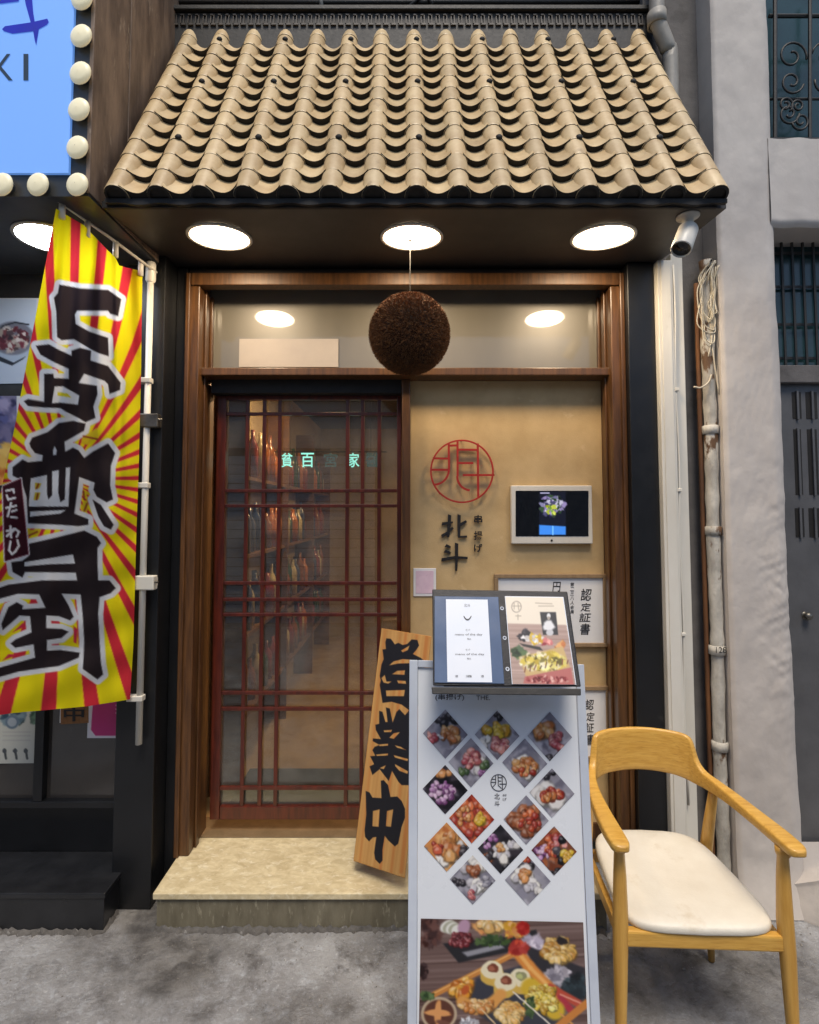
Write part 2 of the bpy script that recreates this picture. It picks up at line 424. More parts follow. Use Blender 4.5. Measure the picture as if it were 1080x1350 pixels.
# ------------------------------------------------------------------ key planes (metres from the viewer)
YS = G(370, 1228, 0)[1]           # front of the stone step
YP, YF, YD, YPAN, YW, YPIL = 2.31, 2.44, 2.60, 2.56, 2.42, 2.30
ZS = P(400, 1178, YS)[2]          # step height
ZSOF = 2.80
SOFP = Plane((0, 1.82, 2.757), (1, 1.82, 2.757), (0, 2.47, 2.815))
def zsof(y): return 2.757 + (y - 1.82) * (2.815 - 2.757) / .65
XL, XR = -1.018, 1.011            # outer faces of the brown frame
front = lambda Y: Plane((0, Y, 0), (1, Y, 0), (0, Y, 1))

# ------------------------------------------------------------------ restaurant front
rf = thing('restaurant_front', 'restaurant entrance front with black piers and brown timber frame under the tiled canopy', 'shopfront', (0, YF, 0))
obj('pier', MB().box(-1.235, -1.068, YP, 2.72, 0, ZSOF), BLACK, rf, bevel=0.004)
obj('pier', MB().box(-1.068, XL - .001, YF - .012, 2.72, 0, ZSOF), BLACK, rf, bevel=0.003)
obj('pier', MB().box(XR + .001, 1.135, 2.375, 2.72, 0, ZSOF), BLACK, rf, bevel=0.004)
zt = P(535, 363, YF)[2]
obj('head_board', MB().box(XL, XR, YF + .005, 2.70, zt, ZSOF), SOFFIT, rf)
for xa, xb in ((XL - .0005, XL + .02), (XR - .02, XR + .0005)): obj('casing_strip', MB().box(xa, xb, YF - .034, YF - .0205, ZS, zt - .002), WOOD, rf, bevel=0.004)
zh0, zh1 = P(535, 379, YF)[2], zt - .001
XLi, XRi = -.957, P(806, 675, YF + .02)[0]
obj('head_rail', MB().box(XL + .021, XR - .021, YF - .03, YF + .03, zh0, zh1), WOOD, rf, bevel=0.004)
obj('jamb', MB().box(XL, XLi, YF - .02, YD + .03, ZS, zh0 - .001), WOOD, rf, bevel=0.005)
obj('jamb', MB().box(XRi, XR, YF - .02, YD + .03, ZS, zh0 - .001), WOOD, rf, bevel=0.005)
obj('jamb_bead', MB().box(XLi + .0005, XLi + .010, YF + .04, YF + .075, ZS, zh0 - .002), WOOD, rf, bevel=0.003)
obj('jamb_bead', MB().box(XRi - .010, XRi - .0005, YF + .04, YF + .075, ZS, zh0 - .002), WOOD, rf, bevel=0.003)
ztr1, ztr0 = P(535, 486, YF + .03)[2], P(535, 496, YF + .03)[2]
obj('transom_rail', MB().box(XLi - .012, XRi + .006, YF + .01, YD + .01, ztr0, ztr1), WOOD, rf, bevel=0.004)
xm0, xm1 = P(530, 675, YPAN)[0], P(541, 675, YPAN)[0]
obj('mullion', MB().box(xm0, xm1, YPAN - .045, YD + .05, ZS, ztr0 - .001), WOOD, rf, bevel=0.004)
pan = obj('wall_panel', MB().box(xm1 + .001, XRi - .001, YPAN, YPAN + .03, ZS + .0, ztr0 - .001), PANEL, rf)
obj('skirting', MB().box(xm1 + .002, XRi - .0015, YPAN - .012, YPAN - .0005, ZS, ZS + .07), WOOD, rf, bevel=0.002)
# frosted transom pane
m, nt, b = newmat('frosted_pane'); b.inputs['Base Color'].default_value = lin((128, 122, 108)); b.inputs['Roughness'].default_value = .42
b.inputs['Coat Weight'].default_value = 1; b.inputs['Coat Roughness'].default_value = .015; b.inputs['Specular IOR Level'].default_value = .8
n = nt.nodes.new('ShaderNodeTexNoise'); n.inputs['Scale'].default_value = 5; tcx = nt.nodes.new('ShaderNodeTexCoord'); mpx = nt.nodes.new('ShaderNodeMapping'); mpx.inputs['Scale'].default_value = (1, 1, .25)
nt.links.new(tcx.outputs['Object'], mpx.inputs[0]); nt.links.new(mpx.outputs[0], n.inputs['Vector'])
r = nt.nodes.new('ShaderNodeMix'); r.data_type = 'RGBA'; r.inputs[6].default_value = lin((90, 86, 76)); r.inputs[7].default_value = lin((124, 118, 104))
nt.links.new(n.outputs['Fac'], r.inputs[0]); nt.links.new(r.outputs[2], b.inputs['Base Color'])
FROST = m
obj('transom_pane', MB().box(XLi - .004, XRi + .004, YPAN + .01, YPAN + .018, ztr1 - .002, zt + .03), FROST, rf)
pl = front(YPAN + .01)
a, c = pl.hit(276, 380), pl.hit(290, 486)
obj('glazing_bead', MB().box(XLi + .0005, XLi + .014, YPAN - .012, YPAN + .0095, ztr1 + .001, zh0 - .001), WOOD, rf, bevel=0.003)
obj('glazing_bead', MB().box(XRi - .014, XRi - .0005, YPAN - .012, YPAN + .0095, ztr1 + .001, zh0 - .001), WOOD, rf, bevel=0.003)
# wall above, behind the tiles, and its backing
obj('upper_wall', MB().box(-1.6, 1.39, 2.47, 2.70, ZSOF + .004, 5.2), DARKWALL, rf)
# blank notice on the pane
nw, ne = pl.hit(316, 447, .004), pl.hit(446, 484, .004)
nt_ = obj('blank_notice', MB().box(nw[0], ne[0], YPAN + .003, YPAN + .0085, ne[2], nw[2]), M('pale_notice_sheet', (176, 168, 162), (168, 160, 156), rough=.6))
tag(nt_, 'blank white sheet fixed low on the frosted transom pane', 'notice')

# ------------------------------------------------------------------ stone step
X0, X1 = G(200, 1228, 0)[0], G(806, 1228, 0)[0]
st = thing('stone_step', 'beige stone entrance step below the lattice door', 'step', (0, YS, 0))
obj('riser', MB().box(X0 + .012, X1 - .012, YS + .012, 2.70, -.02, ZS - .026), STONE2, st, bevel=0.003)
YT = G(400, 1104, ZS)[1]
obj('tread', MB().box(X0, X1, YS, YT, ZS - .0255, ZS), STONE, st, bevel=0.004)
SILL = M('brown_sill_stone', (126, 106, 80), (108, 90, 66), rough=0.4, scale=12, bump=0.1)
obj('door_sill', MB().box(XL, XR, YT + .0005, 2.72, ZS - .02, ZS + .004), SILL, st, bevel=0.002)

def fillet(name, parent, path, seed):
    """rough cement bead where a step meets the paving"""
    r2 = random.Random(seed); rows = []
    for a, c in zip(path[:-1], path[1:]):
        a, c = np.array(a, float), np.array(c, float); d = c - a; Ln = np.linalg.norm(d); d /= Ln; nn_ = np.array([d[1], -d[0], 0])
        for t in np.arange(0, Ln, .012):
            w_ = .010 + .020 * abs(r2.gauss(0, .5)); h_ = .006 + .012 * abs(r2.gauss(0, .5)); p = a + d * t
            rows.append([p + np.array([0, 0, h_]), p + nn_ * w_ * .5 + np.array([0, 0, h_ * .6]), p + nn_ * w_ + np.array([0, 0, -.012])])
    obj(name, MB().grid(rows), CEM, parent, smooth=True)
CEM = M('dirty_cement', (96, 93, 90), (70, 67, 64), rough=.8, scale=30, bump=.5, bscale=90, c3=(140, 138, 134), c3lim=(.6, .75), c3scale=50)
fillet('mortar_edge', st, [(X0 + .011, 2.30, 0), (X0 + .011, YS + .011, 0), (X1 - .011, YS + .011, 0)], 4)

# ------------------------------------------------------------------ sliding lattice door
dr = thing('sliding_door', 'red brown lattice door with clear glass leading into the restaurant', 'door', (-.55, YD, ZS))
dpl = front(YD)
dx0, dx1 = P(285, 675, YD)[0], xm0 - .002
dz0, dz1 = P(400, 1079, YD)[2], P(400, 522, YD)[2]
obj('door_header', MB().box(XLi + .02, xm0 - .002, YD - .07, YD + .06, dz1, ztr0 - .002), TILEDARK, rf)
sx = P(297, 675, YD)[0]
obj('stile', MB().box(dx0, sx, YD - .012, YD + .028, dz0, dz1), REDWOOD, dr, bevel=0.003)
ex_ = dx1 - .022
obj('stile', MB().box(ex_, dx1, YD - .012, YD + .028, dz0, dz1), REDWOOD, dr, bevel=0.003)
zb = P(400, 1062, YD)[2]
obj('bottom_rail', MB().box(sx + .001, ex_ - .001, YD - .011, YD + .027, dz0, zb), REDWOOD, dr, bevel=0.003)
obj('top_rail', MB().box(sx + .001, ex_ - .001, YD - .011, YD + .027, dz1 - .02, dz1), REDWOOD, dr, bevel=0.003)
for px in (325, 347.5, 368, 458, 478, 500):
    x = P(px, 675, YD)[0]
    obj('lattice_bar', MB().box(x - .009, x + .009, YD - .008, YD + .004, zb + .001, dz1 - .021), REDWOOD, dr, bevel=0.002)
for py in (546, 647, 667, 768.5, 790, 810, 913, 934, 1038):
    z = P(400, py, YD)[2]
    obj('lattice_bar', MB().box(sx + .001, ex_ - .001, YD - .0105, YD + .006, z - .008, z + .008), REDWOOD, dr, bevel=0.002)
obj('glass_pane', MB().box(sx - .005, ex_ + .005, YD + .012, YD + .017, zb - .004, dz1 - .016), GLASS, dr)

# ------------------------------------------------------------------ interior seen through the door
IFLOOR = M('tan_corridor_floor', (176, 152, 114), (150, 128, 94), rough=0.4, scale=5, bump=0.05)
IWALL = M('corridor_wall', (176, 160, 138), (150, 134, 114), rough=0.7, scale=3)
it = thing('corridor_interior', 'dim restaurant corridor with tan floor behind the lattice door', 'corridor', (-.4, 4.5, ZS))
obj('floor', MB().box(-1.12, 1.2, 2.722, 7.2, ZS - .1, ZS - .01), IFLOOR, it)
obj('left_wall', MB().box(-1.16, -1.06, 2.722, 7.2, ZS - .009, 2.7), IWALL, it)
obj('right_wall', MB().box(1.1, 1.2, 2.722, 7.2, ZS - .009, 2.7), IWALL, it)
obj('end_wall', MB().box(-1.059, 1.099, 6.6, 6.7, ZS - .009, 2.7), IWALL, it)
obj('ceiling', MB().box(-1.16, 1.2, 2.722, 7.2, 2.702, 2.75), SOFFIT, it)
MAT = M('blue_grey_doormat', (62, 74, 92), (48, 58, 74), rough=0.9, scale=60, bump=0.5, bscale=300)
p0, p1 = G(330, 1040, ZS), G(480, 986, ZS)
tag(obj('doormat', MB().box(-.92, .0, 2.83, 3.22, ZS - .0095, ZS + .004), MAT, bevel=0.003), 'blue grey doormat on the corridor floor inside the glass door', 'doormat')
rng = random.Random(5)
sh = thing('bottle_shelf', 'tall shelf along the corridor wall crowded with bottles and bright labels', 'shelf', (-1.0, 4, ZS))
SHWOOD = M('shelf_wood', (120, 84, 52), (90, 60, 36), rough=0.5, scale=8, stretch=(1, 1, 4))
for z in (ZS + .35, ZS + .8, ZS + 1.25, ZS + 1.7):
    obj('shelf_board', MB().box(-1.058, -.9, 2.95, 6.2, z, z + .02), SHWOOD, sh)
for y in (2.93, 4.0, 5.1, 6.2):
    obj('upright', MB().box(-1.058, -.885, y, y + .02, ZS - .009, 2.4), SHWOOD, sh)
BOT = [M('bottle_%s' % nme, c, tuple(int(q * .7) for q in c), rough=0.25, scale=12, coat=.5) for nme, c in
       (('red', (150, 44, 30)), ('orange', (206, 120, 40)), ('green', (44, 84, 50)), ('cream', (220, 206, 170)), ('blue', (50, 70, 120)), ('amber', (150, 84, 26)))]
LABELS = ['red labelled', 'orange', 'dark green', 'cream', 'blue', 'amber']
bmesh_cache = {}
for zi, z in enumerate((ZS + .371, ZS + .821, ZS + 1.271, ZS + 1.721)):
    y = 3.02
    while y < 6.1:
        k = rng.randrange(6); h = rng.uniform(.24, .34); r = rng.uniform(.036, .048)
        if all(abs(y - u) > .06 for u in (4.01, 5.11)):
            key = k
            if key not in bmesh_cache:
                mb = MB().lathe([(0, 0), (.042, 0), (.042, .19), (.032, .22), (.014, .25), (.014, .30), (0, .30)], (0, 0, 0), n=10)
                o = obj('bottle', mb, BOT[k], None, smooth=True, local=True); bmesh_cache[key] = o
            else:
                o = bmesh_cache[key].copy(); col.objects.link(o)
            o.location = (-.96 + rng.uniform(-.012, .012), y, z); o.scale = (r / .042, r / .042, h / .30)
            tier = ('lowest', 'second lowest', 'second highest', 'highest')[zi]; tag(o, '%s bottle on the %s board of the corridor shelf' % (LABELS[k], tier), 'bottle', '%s bottles, %s shelf board' % (LABELS[k], tier))
        y += rng.uniform(.10, .16)
# glowing letters hung inside to stand in for a street sign's reflection
REFL = Emat('reflection_letters', (150, 235, 225), 1.0, (90, 120, 120)); REFLDIM = Emat('dim_reflection_letters', (90, 130, 130), .22, (60, 80, 80))
ls = thing('reflected_letter_sign', 'row of glowing pale green characters in the corridor imitating a reflected street sign', 'sign', (-.5, 3.3, 2.0))
spl = front(3.3)
for ch, x0, x1, mt in (('貧', 371, 386, REFL), ('百', 397, 414, REFL), ('宮', 427, 445, REFLDIM), ('家', 458, 474, REFL), ('醫', 482, 500, REFLDIM)):
    lettering('character', ls, spl, ch, (x0, 597, x1, 616), mt, lift=.004, bold=.012)
q0, q1 = spl.hit(362, 594), spl.hit(510, 620)
obj('hanging_rail', MB().box(q0[0], q1[0], 3.300, 3.306, q0[2] - .012, q0[2] - .004), IRON, ls)
for x in (q0[0] + .1, q1[0] - .1):
    obj('hanger', MB().tube([(x, 3.303, q0[2] - .005), (x, 3.303, 2.70)], .002, 6), IRON, ls)
for k, (x, y, lab) in enumerate(((-.45, 3.5, 'unseen round ceiling lamp added just inside the lattice door'), (.75, 5.2, 'unseen round ceiling lamp added far down the corridor'))):  # unseen lamps added to brighten the corridor behind the glass
    t = thing('added_ceiling_lamp', lab, 'added lamp', (x, y, 2.70))
    obj('housing', MB().lathe([(0, 0), (.15, 0), (.15, -.05), (.13, -.055)], (x, y, 2.701), n=24), WHITEPVC, t, smooth=True)
    obj('diffuser', MB().disc((x, y, 2.642), (1, 0, 0), (0, 1, 0), .132, n=24), Emat('added_corridor_lamp_%s' % ('near', 'far')[k], (255, 206, 150), 75.0, (230, 225, 210)), t)
# ------------------------------------------------------------------ tiled canopy
cn = thing('tiled_canopy', 'sloping canopy of tan barrel roof tiles over the restaurant entrance', 'canopy', (0, 2.1, ZSOF))
eb = P(497, 241, 1.80); tb = P(507, 42, 2.385)          # mid barrel at eave and top
sl = np.array([0, tb[1] - eb[1], tb[2] - eb[2]]); SL = np.linalg.norm(sl); sv = sl / SL
nv = np.array([0, -sv[2], sv[1]])                         # outward normal of the slope
if nv[2] < 0: nv = -nv
NC = 12; CL = SL / NC
XB0 = P(146, 240, 1.80)[0]; XB1 = P(953, 240, 1.80)[0]; DX = (XB1 - XB0) / 14
org = np.array([0, eb[1], eb[2]])
R0 = .041
def slope(x, t, h): return np.array([x, 0, 0]) + org + sv * t + nv * h
def barrel_mesh():
    mb = MB(); n = 12; rings = []
    for t, r in ((-.002, R0 + .0005), (0.0, R0 + .0015), (.004, R0 + .0015), (CL + .010, R0 - .0015)):
        rings.append([np.array([r * math.cos(a), 0, 0]) + sv * t + nv * (r * math.sin(a) - .012) for a in np.linspace(math.pi * 1.12, -math.pi * .12, n)])
    mb.grid(rings)
    inner = [np.array([(R0 - .009) * math.cos(a), 0, 0]) + sv * -.004 + nv * ((R0 - .009) * math.sin(a) - .012) for a in np.linspace(math.pi * 1.12, -math.pi * .12, n)]
    mb.grid([inner, rings[0]], 1)
    return mb
def pan_mesh():
    mb = MB(); n = 12; w = DX / 2 - .022
    def arc(t, d): return [np.array([w * u, 0, 0]) + sv * t + nv * (-.034 + .030 * u * u + d) for u in np.linspace(-1, 1, n)]
    mb.grid([arc(0, .027), arc(CL + .02, .001)])
    mb.grid([arc(0.001, -.001), arc(0, .027)], 1)
    return mb
bar = obj('barrel_tile', barrel_mesh(), [TILE, TILEDARK], None, smooth=True, local=True)
panm = obj('pan_tile', pan_mesh(), [TILE, TILEDARK], None, smooth=True, local=True)
bme, pme = bar.data, panm.data
bpy.data.objects.remove(bar); bpy.data.objects.remove(panm)
rng = random.Random(11)
def inst(name, me, loc, parent, rz=0.0):
    o = bpy.data.objects.new(name, me); col.objects.link(o); place(o, loc, parent); o.rotation_euler = (rng.uniform(-.004, .004), rng.uniform(-.006, .006), rz); return o
for i in range(15):
    x = XB0 + DX * i
    for k in range(NC + 1):
        t = CL * k
        inst('barrel_tile', bme, slope(x + rng.uniform(-.0012, .0012), t, -.036 + rng.uniform(0, .0015)), cn, rng.uniform(-.006, .006))
for i in range(14):
    x = XB0 + DX * (i + .5)
    for k in range(NC):
        t = CL * k + .0
        inst('pan_tile', pme, slope(x, t + rng.uniform(-.002, .002), -.030 + rng.uniform(-.001, .001)), cn)
# screws on every second barrel row
for i in range(1, 15, 2):
    x = XB0 + DX * i
    for t in (CL * 3.05, CL * 7.4, CL * 11.4):
        c = slope(x + .012, t, -.0025)
        obj('screw', MB().lathe([(.0, .006), (.006, .005), (.013, .0), (.013, -.006)], c, axis=tuple(nv), n=8), TILEDARK, cn, smooth=True)
# eave: dark barrel-end caps and scalloped fascia
for i in range(15):
    x = XB0 + DX * i
    pts = [(R0 * 1.0 * math.cos(a), R0 * 1.0 * math.sin(a) - .012 - .036) for a in np.linspace(0, 2 * math.pi, 20, endpoint=False)]
    obj('eave_cap', MB().prism(pts, slope(x, .004, 0), (1, 0, 0), nv, sv, 0, .012), TILEDARK, cn)
XE0, XE1 = XB0 - R0 - .005, XB1 + R0 + .002
poly = []
ns = 14 * 10
for q in range(ns + 1):
    x = XB0 + DX * 14 * q / ns; ph = ((x - XB0) / DX) % 1.0
    poly.append((x, -.062 - .026 * (0.5 - .5 * math.cos(2 * math.pi * ph))))
poly = [(XE0, -.062)] + poly + [(XE1, -.062)]
zE = eb[2]
fas = [(XE0, -.028), (XE1, -.028)] + [(x, -.044 + (z + .062) * .3) for x, z in poly[::-1]]
obj('fascia', MB().prism(fas, (0, eb[1] + .046, zE), (1, 0, 0), (0, 0, 1), (0, 1, 0), 0, .016), TILEDARK, cn)
ys0 = eb[1] + .075
obj('soffit_board', MB().hexa([(-1.098, ys0, zsof(ys0)), (1.165, ys0, zsof(ys0)), (1.165, 2.469, zsof(2.469)), (-1.098, 2.469, zsof(2.469)), (-1.098, ys0, zsof(ys0) + .015), (1.165, ys0, zsof(ys0) + .015), (1.165, 2.469, zsof(2.469) + .015), (-1.098, 2.469, zsof(2.469) + .015)]), SOFFIT, cn)
obj('soffit_trim', MB().box(-1.098, 1.125, eb[1] + .063, eb[1] + .074, zsof(ys0) - .004, zE - .028), TILEDARK, cn)
# underlay board under the tiles and the side cheeks
obj('underlay_board', MB().hexa([slope(XE0, .02, -.105), slope(XE1, .02, -.105), slope(XE1, SL + .04, -.105), slope(XE0, SL + .04, -.105),
     slope(XE0, .02, -.085), slope(XE1, .02, -.085), slope(XE1, SL + .04, -.085), slope(XE0, SL + .04, -.085)]), TILEDARK, cn)
for x0, x1 in ((XE0, XE0 + .018), (XE1 - .018, XE1)):
    a, c = slope(0, .02, -.107), slope(0, SL + .04, -.107)
    obj('side_cheek', MB().prism([(a[1], a[2]), (c[1], c[2]), (c[1] + .02, ZSOF + .022), (a[1] + .02, ZSOF + .022)], (0, 0, 0), (0, 1, 0), (0, 0, 1), (1, 0, 0), x0, x1), TILEDARK, cn)
# ridge board with fretwork
zr0, zr1 = P(535, 33, 2.40)[2], P(535, 13, 2.40)[2]
xr0, xr1 = P(226, 25, 2.40)[0], P(862, 25, 2.40)[0]
rb = obj('ridge_board', MB().box(xr0, xr1, 2.415, 2.44, zr0 - .25, zr1), IRON, cn, bevel=.002)
FRET = M('fretwork_paint', (70, 62, 54), (54, 48, 42), rough=.5)
fm = MB(); hh = zr1 - zr0; nfr = 64; w = (xr1 - xr0) / nfr
for q in range(nfr):
    x = xr0 + w * (q + .5); zc = (zr0 + zr1) / 2
    for (a, b_, c_, d_) in ((-.4, .1, .28, .4), (.0, .12, -.3, .4), (-.42, -.3, -.4, .2), (-.42, .3, -.42, -.3)):
        fm.box(x + w * a, x + w * b_, 2.407, 2.4148, zc + hh * c_ * .9, zc + hh * d_ * .9)
fo = obj('fretwork', fm, FRET, rb); tag(fo, kind='stuff')
obj('coping', MB().box(xr0 - .02, xr1 + .02, 2.395, 2.46, zr1 + .001, zr1 + .022), IRON, cn, bevel=.003)

# downlights
for px, lab in ((290, 'round lit downlight in the dark soffit nearest the banner'), (543, 'round lit downlight in the soffit directly above the cedar ball'), (795, 'round lit downlight in the soffit nearest the security camera')):
    c = SOFP.hit(px, 312); t = thing('downlight', lab, 'downlight', tuple(c))
    obj('trim_ring', MB().lathe([(.116, -.001), (.129, -.001), (.129, -.006), (.121, -.009), (.116, -.006)], c, axis=(0, -.089, .996), n=40), WHITEPVC, t, smooth=True)
    obj('diffuser', MB().disc(c + np.array([0, 0, -.0045]), (1, 0, 0), (0, .996, .089), .107, n=40), LAMP, t)
    obj('diffuser_rim', MB().lathe([(.1072, -.0045), (.1165, -.0045)], c, axis=(0, -.089, .996), n=40), LAMPE, t)

# ------------------------------------------------------------------ cedar ball
bc = P(540, 441, 2.13); br = 55.5 * 2.16 / F
cb = thing('cedar_ball', 'large round brown cedar needle ball hanging from the soffit', 'cedar ball', tuple(bc))
CORE = M('cedar_core', (58, 34, 16), (40, 24, 12), rough=.9, scale=30, bump=.5, bscale=80)
mb = MB().lathe([((br - .014) * math.sin(a), -(br - .014) * math.cos(a)) for a in np.linspace(0.001, math.pi - .001, 20)], bc, n=32)
obj('core', mb, CORE, cb, smooth=True)
NEED = M('dried_cedar_needles', (128, 82, 42), (80, 50, 25), rough=.85, scale=60, c3=(160, 112, 62), c3lim=(.55, .7), c3scale=120)
rs = np.random.RandomState(3); nn = 34000
d = rs.randn(nn, 3); d /= np.linalg.norm(d, axis=1)[:, None]
tng = rs.randn(nn, 3); tng -= d * (tng * d).sum(1)[:, None]; tng /= np.linalg.norm(tng, axis=1)[:, None]
w_ = np.cross(d, tng)
lean = rs.uniform(.0, .9, nn)[:, None]; ln = rs.uniform(.010, .0175, nn)[:, None]; wd = rs.uniform(.0012, .0026, nn)[:, None]
base_ = bc + d * (br - .017); tip = base_ + (d + tng * lean) / np.sqrt(1 + lean ** 2) * ln
V = np.stack([base_ - w_ * wd, base_ + w_ * wd, tip], 1).reshape(-1, 3)
o = obj('needles', MB().add(V, [(3 * i, 3 * i + 1, 3 * i + 2) for i in range(nn)]), NEED, cb); tag(o, kind='stuff')
obj('cord', MB().tube([(bc[0] + .002, bc[1], bc[2] + br - .02), (bc[0] + .003, bc[1], zsof(bc[1]) - .001)], .0022, 6), IRON, cb)
obj('hook', MB().lathe([(.0, -.012), (.008, -.012), (.012, 0)], (bc[0] + .003, bc[1], zsof(bc[1]) - .0005), n=10), IRON, cb)

# ------------------------------------------------------------------ on the beige panel
RED = M('red_painted_metal', (176, 44, 34), (160, 36, 28), rough=.45, scale=20)
ppl = front(YPAN)
em = thing('round_emblem', 'red openwork round metal emblem mounted on the beige panel', 'emblem', tuple(ppl.hit(609, 621)))
epl = front(YPAN - .03)
ec = epl.hit(609.2, 621.2); er = 42.2 * (YPAN - .03) / F
ring = MB()
NR = 64
prof = [(er - .008, 0), (er, 0), (er, .008), (er - .008, .008), (er - .008, 0)]
ring.lathe(prof, ec, axis=(0, 1, 0), n=NR)
obj('ring', ring, RED, em, bevel=.001)
def flatbar(pts, w=.0098, y0=0.0):
    mb = MB(); q = [epl.hit(*p) for p in tr(pts, 550, 560, 6.75)]
    L_, R_ = [], []
    for i, p in enumerate(q):
        t = q[min(i + 1, len(q) - 1)] - q[max(i - 1, 0)]; t /= np.linalg.norm(t); nn_ = np.array([-t[2], 0, t[0]])
        L_.append(p + nn_ * w / 2); R_.append(p - nn_ * w / 2)
    off0, off1 = np.array([0, y0, 0]), np.array([0, y0 + .0075, 0])
    for i in range(len(q) - 1):
        mb.hexa([L_[i] + off0, R_[i] + off0, R_[i+1] + off0, L_[i+1] + off0, L_[i] + off1, R_[i] + off1, R_[i+1] + off1, L_[i+1] + off1])
    return mb
arcs = lambda c, r, a0, a1, n=8: [(c[0] + r * math.cos(math.radians(a)), c[1] + r * math.sin(math.radians(a))) for a in np.linspace(a0, a1, n)]
for k, s_ in enumerate(([(282, 170), (285, 380)] + arcs((150, 400), 133, 0, 90),
           [(360, 140), (362, 450)] + arcs((480, 462), 122, 180, 95),
           [(541, 165), (545, 655)], [(140, 298), (280, 300)], [(120, 400), (285, 400)], [(290, 185), (355, 183)],
           [(368, 220), (538, 222)], [(368, 340), (502, 340)], [(408, 447), (690, 447)])):
    obj('stroke', flatbar(s_, y0=.0003 * (k + 1)), RED, em)
for x, z in ((ec[0] - er * .7, ec[2] - er * .7), (ec[0] + er * .7, ec[2] - er * .7), (ec[0], ec[2] + er - .004)):
    obj('standoff', MB().tube([(x, YPAN - .022, z), (x, YPAN - .0005, z)], .003, 8), RED, em)
wl = thing('wall_lettering', 'raised black brush characters below the red round emblem', 'lettering', tuple(ppl.hit(600, 715)))
lpl = front(YPAN - .012)
def brush(name, parent, plane, strokes, sc, ox, oy, w, mat, thick=.008, seed=1):
    """one raised character made of tapering brush strokes"""
    r2 = random.Random(seed); mb = MB()
    for si, s_ in enumerate(strokes):
        q = [plane.hit(*p) for p in tr(s_, ox, oy, sc)]
        n_ = plane.n; up_ = None
        L_, R_ = [], []
        for i, p in enumerate(q):
            t = q[min(i + 1, len(q) - 1)] - q[max(i - 1, 0)]; t /= np.linalg.norm(t); s2 = np.cross(t, n_)
            ww = w * (1.0 if i == 0 else r2.uniform(.72, 1.0)) * (.8 if i == len(q) - 1 else 1)
            L_.append(p + s2 * ww / 2 - (t * ww * .3 if i == 0 else 0)); R_.append(p - s2 * ww / 2)
        f0 = n_ * (.0004 * si); f1 = -n_ * thick
        for i in range(len(q) - 1):
            mb.hexa([L_[i] + f0, R_[i] + f0, R_[i+1] + f0, L_[i+1] + f0, L_[i] + f1, R_[i] + f1, R_[i+1] + f1, L_[i+1] + f1])
    return obj(name, mb, mat, parent)
w1 = .0155
brush('character', wl, lpl, [[(290, 805), (285, 900), (275, 1000)], [(225, 882), (320, 868)], [(222, 992), (270, 960), (320, 915)], [(375, 805), (372, 900), (375, 998), (445, 995)], [(385, 890), (440, 858)]], 6.75, 550, 560, w1, INK, seed=2)
brush('character', wl, lpl, [[(258, 1075), (300, 1092)], [(250, 1125), (300, 1142)], [(222, 1202), (340, 1180), (450, 1186)], [(352, 1058), (352, 1180), (348, 1300)]], 6.75, 550, 560, w1, INK, seed=3)
wl2 = thing('small_wall_lettering', 'small dark vertical characters beside the larger black brush characters', 'lettering', tuple(ppl.hit(630, 705)))
for ch, y0, y1 in (('串', 679, 690), ('揚', 700, 712), ('げ', 717, 728)):
    lettering('character', wl2, lpl, ch, (625, y0, 636, y1), INK, lift=0, bold=.02, depth=.006)

# pale plaque
pk = M('pale_pink_acrylic', (222, 196, 208), (212, 184, 200), rough=.3, scale=30)
a, c = ppl.hit(545, 749), ppl.hit(575, 786)
pq = thing('small_plaque', 'small pale pink square plaque with white border beside the mullion', 'plaque', ((a[0] + c[0]) / 2, YPAN, c[2]))
obj('backing', MB().box(a[0], c[0], YPAN - .006, YPAN - .0005, c[2], a[2]), PAPER, pq, bevel=.002)
obj('face', MB().box(a[0] + .012, c[0] - .012, YPAN - .0075, YPAN - .0062, c[2] + .014, a[2] - .012), pk, pq)

# wall screen
a, c = ppl.hit(674, 640, .03), ppl.hit(782, 717, .03)
ws = thing('wall_screen', 'small video screen with white bezel on the beige panel', 'screen', ((a[0] + c[0]) / 2, YPAN, c[2]))
obj('bezel', MB().box(a[0], c[0], YPAN - .03, YPAN - .0005, c[2], a[2]), WHITEPVC, ws, bevel=.004)
spn = front(YPAN - .031)
def scr(C):
    C.noise(3, .2)
    C.poly([(711, 648), (746, 648), (746, 705), (711, 705)], (16, 18, 30), soft=.6)
    C.blobs(728, 667, 16, 14, 90, 2.6, [(60, 60, 90), (120, 110, 150), (30, 40, 30), (150, 150, 170), (40, 60, 40)])
    C.blobs(727, 672, 7, 7, 20, 2.0, [(150, 160, 60), (90, 120, 50)])
    C.poly([(711, 692), (746, 694), (746, 705), (711, 705)], (50, 110, 190), soft=.8)
    C.line([(729, 694), (729, 705)], 1.2, (110, 170, 230)); C.line([(713, 650), (724, 650)], 1.5, (150, 150, 180))
SCRM = Pmat('screen_picture', .12, emis=.5)
sheet('display', ws, spn, [(680, 647), (776, 647), (776, 707), (680, 707)], 130, 80, (6, 7, 10), scr, SCRM, lift=.0005)
lettering('logo_mark', ws, spn, '●', (726, 711, 729, 714), INK, lift=.0012)

